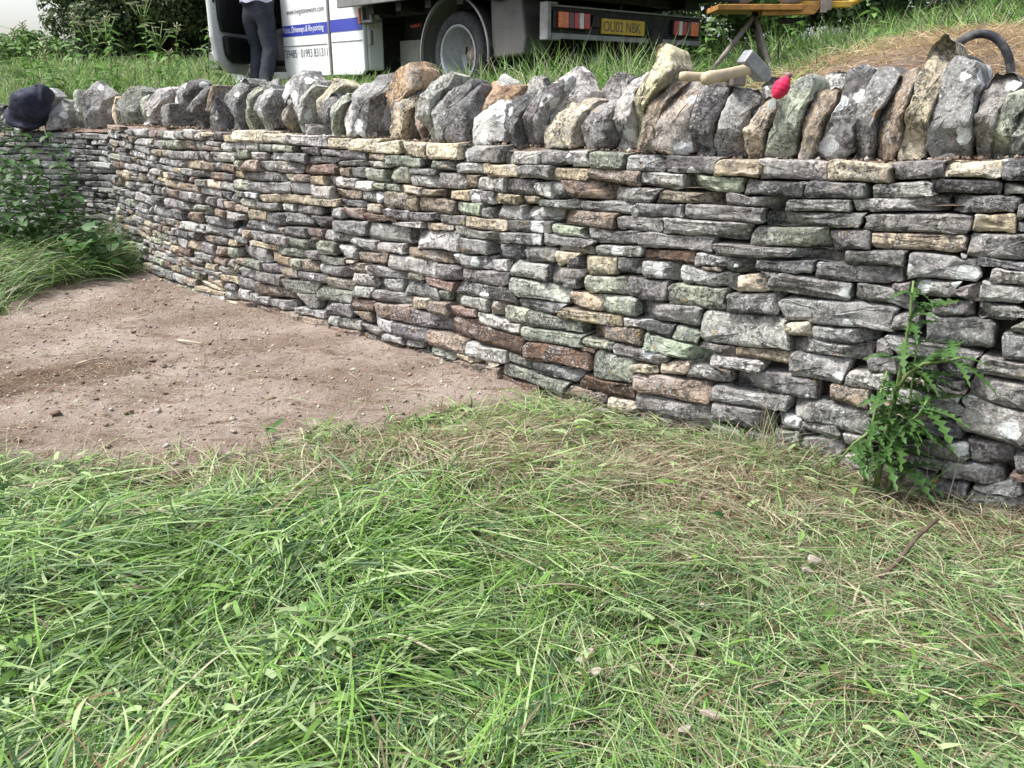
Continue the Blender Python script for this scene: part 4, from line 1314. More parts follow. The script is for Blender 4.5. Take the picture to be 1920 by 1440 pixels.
MB().prism([(4.95, 1.162), (5.55, 1.002), (5.87, 0.852), (5.9, 0.80), (5.5, 0.9), (4.95, 1.0)], -1.84, -0.08).build("bonnet", M_WHITE, lorry, bevel=0.02)
MB().prism([(5.86, 0.5), (5.97, 0.5), (5.95, 0.72), (5.88, 0.84)], -1.84, -0.08).build("front_panel", M_WHITE, lorry, bevel=0.02)
MB().prism([(5.80, 0.30), (6.04, 0.30), (6.05, 0.50), (5.98, 0.52), (5.80, 0.42)], -1.88, 0.01).build("front_bumper", M_GREYMET, lorry, bevel=0.02)
MB().prism([(4.62, 2.03), (4.66, 2.03), (5.02, 1.17), (4.96, 1.17)], -1.84, -0.06).build("windscreen", M_GLASS, lorry)
MB().lathe([(0.0, 0.03), (0.03, 0.022), (0.04, 0.0)], (5.62, 0.0, 0.74), 16).build("side_indicator", M_AMBER, lorry, True)
MB().box(2.515, 2.545, -0.002, 0.018, 0.66, 0.80).build("side_marker", M_AMBER, lorry, bevel=0.005)
# blue stripe and writing
MB().box(3.14, 4.095, 0.001, 0.004, 0.605, 0.715).box(2.505, 3.10, -0.003, 0.0, 0.61, 0.725).build("blue_stripe", M_BLUE, lorry)
lettering("www.hwgstonework.com", M_INK, 3.97, 0.0032, 0.80, 0.78, 0.075, lorry)
lettering("Patios, Driveways & Re-pointing", M_WLET, 4.07, 0.0062, 0.622, 0.86, 0.078, lorry, shear=0.15)
lettering("739485 · 01993 831311", M_INK, 4.09, 0.0032, 0.39, 0.92, 0.082, lorry)
# open front door
phi = math.radians(50)
Md = Matrix.Translation((4.94, 0.0, 0)) @ Matrix.Rotation(-phi, 4, 'Z')       # door runs along -x from its hinge
dp = [(0.0, 0.30), (-0.10, 0.22), (-0.55, 0.24), (-0.80, 0.36), (-0.86, 0.60), (-0.86, 1.22), (0.0, 1.18)]
door = MB().prism(dp, 0.0, 0.05, Md).build("cab_door", M_WHITE, lorry, bevel=0.015)
MB().prism([(-0.06, 0.66), (-0.70, 0.66), (-0.74, 0.80), (-0.74, 1.16), (-0.06, 1.12)], -0.035, -0.002, Md).build("door_trim", M_BLACK, door, bevel=0.015)
MB().prism([(-0.10, 0.34), (-0.52, 0.34), (-0.66, 0.42), (-0.68, 0.62), (-0.08, 0.62)], -0.075, -0.002, Md).build("door_pocket", M_BLACK, door, bevel=0.03)
MB().box(-0.80, -0.77, -0.012, -0.001, 0.94, 0.97, Md).box(-0.825, -0.815, -0.006, -0.001, 1.0, 1.01, Md).box(-0.80, -0.79, -0.006, -0.001, 0.88, 0.89, Md).build("door_catch", M_BLACK, door)
MB().prism([(-0.84, 1.225), (-0.80, 1.225), (-0.72, 1.80), (-0.30, 1.82), (0.0, 1.26), (0.0, 1.20), (-0.05, 1.26), (-0.33, 1.86), (-0.76, 1.86)], 0.005, 0.04, Md).build("window_frame", M_WHITE, door)

# ------------------------------------------------------------------ the man at the open cab door
def make_person():
    base = lorry.matrix_basis @ Vector((4.20, 0.22, 0.0))
    root = empty("person", (base.x, base.y, LZ), lorry.rotation_euler.z + math.pi + 0.25, "person in grey trousers and pale lilac shirt leaning into the open cab", "person")
    J, E, R = [], [], []
    def chain(start, pts):
        prev = start
        for p, r in pts:
            J.append(p); R.append(r)
            if prev is not None: E.append((prev, len(J) - 1))
            prev = len(J) - 1
        return prev
    chain(None, [((0, 0, 0.95), (0.165, 0.125))])
    sp_ = chain(0, [((0, 0.03, 1.12), (0.155, 0.115)), ((0, 0.10, 1.33), (0.17, 0.12))])
    hd = chain(sp_, [((0, 0.15, 1.47), (0.058, 0.058)), ((0, 0.19, 1.57), (0.075, 0.085)), ((0, 0.20, 1.66), (0.085, 0.10)), ((0, 0.19, 1.73), (0.06, 0.07))])
    for sx, kx, ky, ax, ay in ((-1, -0.13, 0.08, -0.12, -0.02), (1, 0.13, 0.02, 0.16, -0.13)):
        chain(0, [((sx * 0.095, 0, 0.84), (0.115, 0.125)), ((sx * 0.105, 0.03, 0.66), (0.100, 0.105)), ((kx, ky, 0.48), (0.083, 0.088)), (((kx + ax) / 2, (ky + ay) / 2, 0.28), (0.078, 0.083)), ((ax, ay, 0.10), (0.070, 0.075)), ((ax, ay + 0.02, 0.055), (0.045, 0.05)), ((ax * 1.05, ay + 0.17, 0.04), (0.04, 0.035))])
        w_ = chain(sp_, [((sx * 0.17, 0.12, 1.40), (0.065, 0.065)), ((sx * 0.25, 0.24, 1.24), (0.052, 0.052)), ((sx * 0.25, 0.42, 1.16), (0.042, 0.042)), ((sx * 0.22, 0.55, 1.20), (0.030, 0.026)), ((sx * 0.215, 0.60, 1.20), (0.034, 0.018))])
        for k in range(4):
            fx = sx * 0.215 + (k - 1.5) * 0.019
            chain(w_, [((fx, 0.645, 1.20), (0.0095, 0.0095)), ((fx, 0.672 - 0.006 * abs(k - 1.3), 1.19), (0.0088, 0.0088)), ((fx, 0.688 - 0.010 * abs(k - 1.3), 1.172), (0.0078, 0.0078))])
        chain(w_, [((sx * 0.215 - sx * 0.038, 0.61, 1.19), (0.011, 0.011)), ((sx * 0.215 - sx * 0.052, 0.635, 1.18), (0.009, 0.009))])
    me = bpy.data.meshes.new("body"); me.from_pydata(J, E, [])
    o = bpy.data.objects.new("body_skin", me); col.objects.link(o)
    o.modifiers.new("skin", 'SKIN'); o.modifiers.new("sub", 'SUBSURF').levels = 2
    sv = me.skin_vertices[0].data
    for i, r in enumerate(R): sv[i].radius = r
    sv[0].use_root = True
    bpy.context.view_layer.update()
    bm_ = bpy.data.meshes.new_from_object(o.evaluated_get(bpy.context.evaluated_depsgraph_get())); bm_.name = "body"
    bpy.data.objects.remove(o)
    n = len(bm_.vertices); co = np.zeros(n * 3, np.float32); bm_.vertices.foreach_get("co", co); co = co.reshape(-1, 3).astype(float)
    leg = (co[:, 2] < 0.9) & (co[:, 2] > 0.1)
    fold = (fbm(co * np.array([5, 5, 16.0]) + 3, 3) - 0.5) * 0.035 * leg
    rad = co[:, :2] / (np.linalg.norm(co[:, :2] - np.sign(co[:, :1]) * np.array([[0.11, 0]]), axis=1)[:, None] + 0.05)
    co[:, 0] += fold; co[:, 1] += fold * 0.8
    co[:, 2] = np.maximum(co[:, 2], 0.0)
    bm_.vertices.foreach_set("co", co.astype(np.float32).ravel())
    for m_ in (plain("charcoal_trouser_cloth", (0.026, 0.030, 0.043), 0.9, var=0.25, scale=9, bump=0.3, bscale=120), plain("lilac_shirt_cloth", (0.50, 0.49, 0.62), 0.9, var=0.12, scale=8, bump=0.3, bscale=60), plain("skin", (0.48, 0.28, 0.20), 0.55, var=0.1), plain("brown_boot_leather", (0.05, 0.035, 0.025), 0.6)): bm_.materials.append(m_)
    for p in bm_.polygons:
        c = sum((Vector(co[i]) for i in p.vertices), Vector()) / len(p.vertices)
        if c.z < 0.075: k = 3
        elif c.z < 0.985 and c.y < 0.35: k = 0
        elif c.z > 1.46 or c.y > 0.52: k = 2
        else: k = 1
        p.material_index = k
    b = link("body", bm_, None, root)
    # shirt hem hanging over the waistband
    ring = [(0.185 * math.cos(a), 0.005 + 0.15 * math.sin(a)) for a in np.linspace(0, 2 * math.pi, 29)[:-1]]
    vs = []; fs = []
    for zz, sc_ in ((0.945, 1.05), (0.985, 1.06), (1.03, 1.03), (1.08, 0.96)):
        for i, (x, y) in enumerate(ring): vs.append((x * sc_ * (1 + 0.03 * math.sin(i * 2.3)), y * sc_, zz + 0.012 * math.sin(i * 1.1)))
    for r in range(3):
        for i in range(28): fs.append((r * 28 + i, r * 28 + (i + 1) % 28, (r + 1) * 28 + (i + 1) % 28, (r + 1) * 28 + i))
    MB().add(vs, fs).build("shirt_hem", bm_.materials[1], root, True)
    # hair cap, nose and eyes
    hv = MB()
    vs = []; fs = []; na, nb = 14, 6
    for j in range(nb):
        th = math.radians(4 + j * 17)
        for i in range(na):
            a = 2 * math.pi * i / na
            vs.append((0.089 * math.sin(th) * math.cos(a), 0.185 + 0.102 * math.sin(th) * math.sin(a) - 0.01 * j * 0.5, 1.665 + 0.098 * math.cos(th)))
    for j in range(nb - 1):
        for i in range(na): fs.append((j * na + i, j * na + (i + 1) % na, (j + 1) * na + (i + 1) % na, (j + 1) * na + i))
    hv.add(vs, fs).build("hair", plain("brown_hair", (0.05, 0.032, 0.02), 0.7), root, True)
    fc = MB(); fc.tube([(0, 0.285, 1.655), (0, 0.315, 1.615), (0, 0.295, 1.605)], [0.008, 0.014, 0.010], 8).build("nose", bm_.materials[2], root, True)
    for s_ in (-1, 1):
        MB().tube([(s_ * 0.032, 0.286, 1.65), (s_ * 0.032, 0.294, 1.65)], [0.010, 0.006], 8).build("eye", M_BLACK, root, True)
        MB().tube([(s_ * 0.083, 0.17, 1.66), (s_ * 0.098, 0.165, 1.645), (s_ * 0.085, 0.175, 1.615)], [0.012, 0.015, 0.010], 8).build("ear", bm_.materials[2], root, True)
    return root
make_person()

# ------------------------------------------------------------------ cement mixer on its stand
M_ORANGE = plain("rusty_orange_paint", (0.46, 0.22, 0.055), 0.6, var=0.2, scale=9, dirt=(0.20, 0.10, 0.05), dirt_amt=0.7, bump=0.3)
M_YELLOW = plain("chipped_yellow_paint", (0.56, 0.33, 0.035), 0.5, var=0.15, scale=9, dirt=(0.30, 0.24, 0.17), dirt_amt=0.6)
M_WOODG = plain("muddy_steel_leg", (0.27, 0.23, 0.20), 0.8, var=0.25, scale=14, dirt=(0.16, 0.12, 0.10), dirt_amt=0.4)
mx, my = 2.62, 9.0
gz = float(h_bank([mx], [my])[0])
mixer = empty("cement_mixer", (mx, my, gz), 0.0, "rusty orange cement mixer on a tripod stand behind the rebuilt wall", "cement mixer")
TZ = 2.215 - gz
top = Vector((-0.26, 0.0, TZ - 0.03))
def gzat(x, y): return float(h_bank([mx + x], [my + y])[0]) - gz - 0.02
for fx, fy in ((-0.86, -0.15), (-0.10, -0.30), (-0.02, 0.35)):
    MB().tube([(fx, fy, gzat(fx, fy)), tuple(top)], 0.026, 10).build("stand_leg", M_WOODG, mixer, True)
MB().tube([tuple(top - Vector((0, 0, 0.12))), tuple(top + Vector((0, 0, 0.05)))], 0.032, 10).build("stand_post", M_DARKMET, mixer, True)
MB().box(-0.68, 0.12, -0.25, 0.25, TZ, TZ + 0.05).build("base_tray", M_ORANGE, mixer, bevel=0.006)
MB().prism([(-0.25, TZ - 0.045), (0.25, TZ - 0.035), (0.32, TZ + 0.05), (0.12, TZ + 0.06), (-0.25, TZ - 0.002)], -0.2, -0.12).build("frame_member", M_ORANGE, mixer, bevel=0.006)
MB().prism([(-0.05, TZ - 0.06), (0.28, TZ - 0.05), (0.1, TZ - 0.10), (0.02, TZ - 0.10)], -0.1, 0.1).build("sump", M_DARKMET, mixer, bevel=0.01)
MB().box(0.30, 0.36, -0.22, -0.14, TZ - 0.02, TZ + 0.16).box(0.36, 0.40, -0.22, -0.14, TZ, TZ + 0.16).build("bracket", M_WOODG, mixer, bevel=0.004)
MB().box(0.05, 0.62, -0.14, -0.06, TZ + 0.03, TZ + 0.09, Matrix.Rotation(0.0, 4, 'Y')).build("draw_beam", M_YELLOW, mixer, bevel=0.01)
MB().tube([(0.58, -0.10, TZ + 0.05), (0.80, -0.08, TZ + 0.16), (1.15, -0.05, TZ + 0.33)], 0.034, 12).build("draw_bar", M_YELLOW, mixer, True)
MB().tube([(1.12, -0.05, TZ + 0.34), (1.45, -0.05, TZ + 0.30), (1.50, -0.05, TZ + 0.12)], 0.02, 8).box(1.43, 1.57, -0.12, 0.02, TZ + 0.07, TZ + 0.12).build("prop_foot", M_DARKMET, mixer)
for x_ in (-0.45, 0.02):
    w = empty("wheel"); w.parent = mixer; w.location = (x_, -0.16, TZ + 0.23)
    MB().lathe([(0.12, -0.03), (0.15, -0.035), (0.175, -0.02), (0.178, 0.0), (0.175, 0.02), (0.15, 0.035), (0.12, 0.03)], n=32).build("tyre", plain("grey_worn_tyre", (0.17, 0.17, 0.175), 0.85), w, True)
    rm = MB().lathe([(0.122, -0.028), (0.112, -0.01), (0.112, 0.01), (0.122, 0.028)], n=32).lathe([(0, -0.03), (0.02, -0.03), (0.02, 0.03), (0, 0.03)], n=12).build("rim", M_RIM, w, True)
    for k in range(10):
        a = k * 0.628
        MB().tube([(math.cos(a) * 0.015, 0, math.sin(a) * 0.015), (math.cos(a + 0.2) * 0.113, 0, math.sin(a + 0.2) * 0.113)], 0.004, 5).build("spoke", M_RIM, rm)
dm = MB().lathe([(0.0, -0.30), (0.16, -0.29), (0.26, -0.18), (0.30, -0.02), (0.29, 0.10), (0.22, 0.28), (0.17, 0.34), (0.16, 0.33), (0.21, 0.27), (0.28, 0.09)], n=32).build("drum", M_ORANGE, mixer, True)
dm.location = (-0.1, 0.05, TZ + 0.62); dm.rotation_euler = (0.5, 0, 0.4)
MB().tube([(-0.42, 0.05, TZ + 0.05), (-0.44, 0.05, TZ + 0.62)], 0.025, 8).tube([(0.24, 0.05, TZ + 0.05), (0.24, 0.05, TZ + 0.62)], 0.025, 8).build("drum_yoke", M_YELLOW, mixer, True)

# ------------------------------------------------------------------ things left on the wall head
M_WOOD = plain("pale_ash_handle", (0.42, 0.345, 0.235), 0.6, var=0.15, scale=16, dirt=(0.36, 0.28, 0.18), dirt_amt=0.3)
M_STEEL = plain("dusty_hammer_steel", (0.24, 0.25, 0.255), 0.45, 0.5, var=0.2, scale=30, dirt=(0.30, 0.27, 0.22), dirt_amt=0.4)
def handle(p0, p1, r0, r1, name, parent):
    p0, p1 = Vector(p0), Vector(p1); pts, rad = [], []
    for i in range(11):
        f = i / 10; pts.append(p0.lerp(p1, f)); rad.append((r0 + (r1 - r0) * min(1, f * 3.0)) if f > 0.02 else r0 * 0.8)
    return MB().tube(pts, rad, 16, squash=1.25).build(name, M_WOOD, parent, True)
hx = Vector((0.93, 3.60, 1.575))
hammer = empty("walling_hammer", tuple(hx), 0, "heavy steel walling hammer with pale wooden handle lying across the cope stones", "hammer")
handle((-0.20, -0.155, -0.035), (0.03, 0.02, 0.008), 0.023, 0.017, "handle", hammer)
Mh = Matrix.Translation((0.035, 0.02, 0.012)) @ Matrix.Rotation(0.35, 4, 'Z') @ Matrix.Rotation(math.radians(38), 4, 'Y')
MB().prism([(-0.068, -0.031), (0.05, -0.031), (0.078, -0.010), (0.078, 0.010), (0.05, 0.031), (-0.068, 0.031)], -0.030, 0.030, Mh).build("head", M_STEEL, hammer, bevel=0.008)
ham2 = empty("lump_hammer", (0.835, 3.80, 1.555), 0, "second wooden handled hammer lying behind the cope stones, half hidden", "hammer")
handle((-0.13, 0.0, 0.0), (0.10, 0.06, -0.005), 0.017, 0.015, "handle", ham2)
MB().box(0.085, 0.145, -0.01, 0.13, -0.04, 0.03).build("head", plain("rusty_steel_head", (0.16, 0.14, 0.13), 0.6, 0.3), ham2, bevel=0.008)

M_PINK = plain("pink_builders_line", (0.62, 0.025, 0.085), 0.75, var=0.12, scale=60)
pin = empty("string_line_pin", (0.985, 3.30, 1.505), 0, "bright pink builders line wound round a steel pin on the cope stones", "string line")
ax = Vector((0.062, 0.012, 0.108)).normalized()
p0 = Vector((-0.035, -0.012, -0.052))
sh = []; rd = []
core_ = [(0.0, 0.010), (0.15, 0.021), (0.4, 0.029), (0.65, 0.027), (0.85, 0.018), (1.0, 0.010)]
for f, r in core_: sh.append(p0 + ax * (0.022 + f * 0.085)); rd.append(r)
reel = MB().tube(sh, rd, 20).build("string_reel", M_PINK, pin, True)
a_ = ax.cross(Vector((0, 1, 0))).normalized(); b_ = ax.cross(a_).normalized()
turns, pts = 34, []
for i in range(turns * 12):
    f = i / (turns * 12); an = 2 * math.pi * i / 12
    g = 0.5 - 0.5 * math.cos(f * math.pi * 9)
    r = np.interp(g, [c[0] for c in core_], [c[1] for c in core_]) + 0.0012
    pts.append(p0 + ax * (0.022 + (0.04 + 0.92 * g) * 0.085) + (a_ * math.cos(an) + b_ * math.sin(an)) * r)
MB().tube(pts, 0.0016, 5).build("string", M_PINK, pin, True)
q0 = p0 + ax * 0.026; wv = a_ * 0.011
MB().add([q0 + wv * 0.4 + b_ * 0.0015, q0 - ax * 0.025 + wv + b_ * 0.0015, q0 - ax * 0.062 + b_ * 0.0015, q0 - ax * 0.025 - wv + b_ * 0.0015, q0 - wv * 0.4 + b_ * 0.0015, q0 + wv * 0.4 - b_ * 0.0015, q0 - ax * 0.025 + wv - b_ * 0.0015, q0 - ax * 0.062 - b_ * 0.0015, q0 - ax * 0.025 - wv - b_ * 0.0015, q0 - wv * 0.4 - b_ * 0.0015],
         [(0, 1, 2, 3, 4), (9, 8, 7, 6, 5), (0, 5, 6, 1), (1, 6, 7, 2), (2, 7, 8, 3), (3, 8, 9, 4), (4, 9, 5, 0)]).build("pin_blade", plain("bright_pin_steel", (0.66, 0.68, 0.66), 0.35, 0.3, var=0.1), pin)
MB().tube([p0 + ax * 0.104, p0 + ax * 0.118, p0 + ax * 0.122], [0.011, 0.0135, 0.009], 14).build("pin_head", plain("dull_pin_head", (0.22, 0.12, 0.12), 0.5), pin, True)

# two loops of grey hose or tub rim standing behind the cope
M_HOSE = plain("dusty_grey_rubber", (0.03, 0.032, 0.037), 0.7, var=0.4, scale=9, dirt=(0.21, 0.205, 0.20), dirt_amt=0.75)
hose = empty("rubber_hose", (1.88, 3.66, 1.42), 0, "coiled grey rubber hose arching up behind the tall cope stones", "hose")
def loop(cx, cy, cz, rx, rz, yaw, r, a0, a1, name="hose_loop"):
    pts = []
    for i in range(41):
        a = math.radians(a0 + (a1 - a0) * i / 40)
        pts.append((cx + rx * math.cos(a) * math.cos(yaw), cy + rx * math.cos(a) * math.sin(yaw), cz + rz * math.sin(a)))
    return MB().tube(pts, r, 14).build(name, M_HOSE, hose, True)
loop(0.01, 0.05, 0.095, 0.135, 0.20, -0.35, 0.017, 200, -35)
loop(-0.065, 0.03, 0.055, 0.135, 0.145, -0.15, 0.017, 200, -30)

# navy jacket bundled over the old wall
M_NAVY = plain("navy_jacket_cloth", (0.020, 0.022, 0.042), 0.85, var=0.35, scale=10, bump=0.35, bscale=70)
bc = W(3.70, 1.30, -0.06)
jk = empty("cloth_bundle", tuple(W(3.70, 1.14, -0.06)), 0, "dark navy cloth bundled over the old wall at far left", "cloth")
na, nb = 40, 24; V = []
tx, ty = np.interp(3.7, PS, PT[:, 0]), np.interp(3.7, PS, PT[:, 1]); nx_, ny_ = np.interp(3.7, PS, PN[:, 0]), np.interp(3.7, PS, PN[:, 1])
for j in range(nb + 1):
    th = math.pi * j / nb
    for i in range(na):
        a = 2 * math.pi * i / na
        u = math.sin(th) * math.cos(a); v_ = math.sin(th) * math.sin(a); w_ = math.cos(th)
        x = 0.195 * np.sign(u) * abs(u) ** 0.8; y = 0.15 * v_; z = 0.205 * np.sign(w_) * abs(w_) ** 0.85
        x += 0.10 * w_ + 0.03 * w_ * w_ - 0.03 * (1 - w_ * w_) * (1 if u < 0 else 0.3)                       # slumps down to the left
        f = 0.034 * math.sin(5.5 * z / 0.2 + 4 * u + 1.5 * math.sin(3 * v_ + 2 * z / 0.2)) * (0.4 + 0.6 * abs(math.sin(2.1 * u + 1.3))) + 0.007 * math.sin(23 * (z * 2 + x * 3))
        V.append((x * (1 + f * 2), y + f * 1.4 + 0.03, z * (1 + f)))
V = np.array(V)
Pw = np.stack([V[:, 0] * tx + V[:, 1] * nx_, V[:, 0] * ty + V[:, 1] * ny_, V[:, 2] + 0.205], 1)
F = [(j * na + i, j * na + (i + 1) % na, (j + 1) * na + (i + 1) % na, (j + 1) * na + i) for j in range(nb) for i in range(na)]
link("bundle", np_mesh("bundle", Pw, np.array(F)), M_NAVY, jk)
# ------------------------------------------------------------------ grass
def blades(name, X, Y, Z, ang, L, wid, e0, e1, colr, hfun=None, segs=5, lift=0.003, label=None, cat="grass", tipcol=None, twist=0.5, curve=0.35):
    N = len(X)
    P = np.stack([X, Y, Z], 1); pts = [P.copy()]
    an = ang.copy(); cv = rng.normal(0, curve, N) / segs
    dirs = []
    for k in range(segs):
        f = (k + 0.5) / segs
        el = e0 + (e1 - e0) * f ** 0.8
        d_ = np.stack([np.cos(an) * np.cos(el), np.sin(an) * np.cos(el), np.sin(el)], 1)
        dirs.append(d_)
        P = P + d_ * (L / segs)[:, None]
        if hfun is not None:
            P[:, 2] = np.maximum(P[:, 2], hfun(P[:, 0], P[:, 1]) + lift + 0.02 * rng.random(N))
        pts.append(P.copy()); an = an + cv
    tw = rng.normal(0, twist, N)
    V = []
    for k in range(segs + 1):
        d_ = dirs[min(k, segs - 1)]
        sd = np.stack([-np.sin(an), np.cos(an), np.zeros(N)], 1)
        up = np.cross(d_, sd)
        sv = sd * np.cos(tw)[:, None] + up * np.sin(tw)[:, None]
        f = k / segs
        w = wid * (0.75 + 0.25 * min(1, f * 4)) * (1 - f ** 2.2) if k < segs else wid * 0
        if k < segs:
            V.append(pts[k] - sv * (w / 2)[:, None]); V.append(pts[k] + sv * (w / 2)[:, None])
        else:
            V.append(pts[k])
    V = np.stack(V, 1); m = V.shape[1]
    base = (np.arange(N) * m)[:, None]
    q = np.array([[2 * k, 2 * k + 1, 2 * k + 3, 2 * k + 2] for k in range(segs - 1)])
    Q = (base[:, :, None] + q[None]).reshape(-1, 4)
    T = base + np.array([[2 * segs - 2, 2 * segs - 1, 2 * segs]])
    C = np.repeat(np.concatenate([colr, np.ones((N, 1))], 1)[:, None], m, 1)
    if tipcol is not None:
        f = np.array([min(1, (k // 2) / segs) for k in range(m)])[None, :, None] ** 1.5
        C[..., :3] = C[..., :3] * (1 - f) + tipcol[:, None] * f
    me = np_mesh(name, V.reshape(-1, 3), Q, T, {"bcol": C.reshape(-1, 4)})
    o = link(name, me, GRASS)
    return tag(o, label, cat, kind="stuff")

G_BRIGHT = np.array((0.150, 0.275, 0.055)); G_PALE = np.array((0.315, 0.42, 0.19)); G_DARK = np.array((0.036, 0.085, 0.026))
G_BLUE = np.array((0.115, 0.20, 0.095)); STRAW = np.array((0.41, 0.365, 0.255)); TAN = np.array((0.24, 0.19, 0.125)); BROWN = np.array((0.16, 0.10, 0.055))
def dryness(x, y):
    g = lambda cx, cy, rx, ry, a: a * np.exp(-((x - cx) / rx) ** 2 - ((y - cy) / ry) ** 2)
    d_ = 0.09 + 0.22 * sm(-0.1, 1.0, x) + 0.13 * sm(2.15, 3.0, y + 0.25 * x) + g(0.35, 3.35, 0.65, 0.35, 0.48) + g(1.35, 2.95, 0.6, 0.22, 0.5) + g(0.62, 2.85, 0.28, 0.25, 0.45) + g(-0.3, 3.35, 0.5, 0.25, 0.4) + g(-1.0, 3.2, 0.7, 0.15, 0.35)
    d_ = d_ - g(-1.0, 2.2, 0.9, 0.7, 0.10)
    return np.clip(d_ + (fbm2(x, y, 3.5, 12) - 0.5) * 0.35, 0.02, 0.95)
def grass_cols(x, y, n):
    dr = dryness(x, y)
    r = rng.random(n); t_ = fbm2(x, y, 2.0, 14)
    c = np.where((r < 0.40)[:, None], G_BRIGHT, np.where((r < 0.74)[:, None], G_PALE, np.where((r < 0.88)[:, None], G_BLUE, G_DARK)))
    c = c * (0.75 + 0.5 * t_)[:, None]
    isdry = rng.random(n) < dr
    r2 = rng.random(n)
    dc = np.where((r2 < 0.5)[:, None], STRAW, np.where((r2 < 0.8)[:, None], TAN, BROWN))
    grey = np.clip((x - 0.2) / 1.6, 0, 0.35)[:, None]
    c = c * (1 - grey) + G_BLUE * grey
    c = np.where(isdry[:, None], dc, c)
    return c * rng.uniform(0.7, 1.3, (n, 1))

def field_sample(n, xr, yr, keep_soil=0.0):
    x = rng.uniform(*xr, n); y = rng.uniform(*yr, n)
    ok = (sdist(x, y) < -0.03) & (np.abs(x) < 0.66 * y + 1.2)
    s = soil_at(x, y)
    ok &= rng.random(n) < np.clip(1 - s * 1.15, keep_soil, 1)
    x, y = x[ok], y[ok]
    # clumps: thin out hollows
    k = fbm2(x, y, 4.5, 21)
    ok = rng.random(len(x)) < sm(0.30, 0.58, k) * 0.9 + 0.10
    return x[ok], y[ok]
CELLS = np.stack([rng.uniform(-3.6, 2.6, 330), rng.uniform(1.0, 4.6, 330)], 1); CELL_A = rng.normal(0.5, 1.25, 330)
def tuft(x, y):
    """each tangle of fallen grass lies its own way"""
    a = np.empty(len(x)); jx = x + rng.normal(0, 0.05, len(x)); jy = y + rng.normal(0, 0.05, len(x))
    for i in range(0, len(x), 4000):
        d_ = (jx[i:i+4000, None] - CELLS[None, :, 0]) ** 2 + (jy[i:i+4000, None] - CELLS[None, :, 1]) ** 2
        a[i:i+4000] = CELL_A[d_.argmin(1)]
    return a
def flow(x, y):
    a = tuft(x, y) + (fbm2(x, y, 1.1, 31, 2) - 0.5) * 4.0
    a = a + 1.6 * np.exp(-((x - 0.75) / 0.45) ** 2 - ((y - 2.6) / 0.5) ** 2)
    return a
# laid, half mown meadow grass
x, y = field_sample(245000, (-4.3, 2.9), (0.9, 4.4)); n = len(x)
edge = 1 - soil_at(x, y, 13, 0.5)
mat_h = 0.11 * sm(0.32, 0.68, fbm2(x, y, 2.8, 41)) * edge ** 1.5 * sm(0.0, 0.7, -sdist(x, y)) + 0.008
z = h_field(x, y) + rng.random(n) * mat_h
blades("field_grass", x, y, z, flow(x, y) + rng.normal(0, 1, n) * np.where(rng.random(n) < 0.42, 1.6, 0.42), np.clip(rng.gamma(2.6, 0.060, n), 0.025, 0.5) * (0.5 + 0.5 * edge), rng.uniform(0.0020, 0.0060, n) * (1 + 0.55 * sm(0.3, -0.8, x)), np.radians(rng.uniform(-2, 24, n)), np.radians(rng.uniform(-24, 5, n)), grass_cols(x, y, n), h_field, 5, 0.002, "flattened green meadow grass covering the foreground", tipcol=None)
print("field blades", n)
# standing and arching blades above it
x, y = field_sample(14000, (-4.2, 2.8), (0.9, 4.0)); n = len(x)
m = rng.random(n) < sm(0.42, 0.66, fbm2(x, y, 3.1, 44)); x, y = x[m], y[m]; n = len(x)
blades("standing_grass", x, y, h_field(x, y) + 0.02, flow(x, y) + rng.normal(0, 0.8, n), rng.uniform(0.08, 0.26, n), rng.uniform(0.004, 0.0085, n), np.radians(rng.uniform(30, 80, n)), np.radians(rng.uniform(-55, 5, n)), grass_cols(x, y, n) * 1.1, h_field, 6, 0.01, "arching green blades standing up out of the flattened meadow grass")
# small broad leaves of clover, plantain and dock caught in the grass
x, y = field_sample(7400, (-4.2, 2.8), (0.9, 3.8)); n = len(x)
m = rng.random(n) < sm(0.42, 0.62, fbm2(x, y, 1.9, 47)) * 0.9 + 0.08; x, y = x[m], y[m]; n = len(x)
blades("meadow_leaves", x, y, h_field(x, y) + 0.03 + rng.random(n) * 0.06, rng.uniform(0, 6.28, n), rng.uniform(0.035, 0.11, n), rng.uniform(0.009, 0.022, n), np.radians(rng.uniform(-5, 55, n)), np.radians(rng.uniform(-50, 10, n)), np.where((rng.random(n) < 0.5)[:, None], G_PALE, np.where((rng.random(n) < 0.7)[:, None], G_BRIGHT, G_DARK)) * rng.uniform(0.7, 1.2, (n, 1)), h_field, 5, 0.006, "small broad weed leaves mixed through the meadow grass", "weed", twist=0.4)
# mown clippings tossed every way on top
x, y = field_sample(84000, (-4.2, 2.9), (0.9, 4.3), 0.02); n = len(x)
m = rng.random(n) < 0.25 + 0.75 * sm(-0.3, 0.8, x); x, y = x[m], y[m]; n = len(x)
blades("mown_clippings", x, y, h_field(x, y) + 0.02 + rng.random(n) * (0.085 * sm(0.3, 0.7, fbm2(x, y, 2.8, 41)) + 0.03), rng.uniform(0, 6.28, n), rng.uniform(0.025, 0.14, n), rng.uniform(0.0018, 0.005, n), np.radians(rng.uniform(-12, 22, n)), np.radians(rng.uniform(-22, 8, n)), np.where((rng.random(n) < 0.45)[:, None], G_PALE, grass_cols(x, y, n)) * rng.uniform(0.8, 1.25, (n, 1)), h_field, 3, 0.003, "loose mown grass clippings strewn over the meadow", twist=1.0)
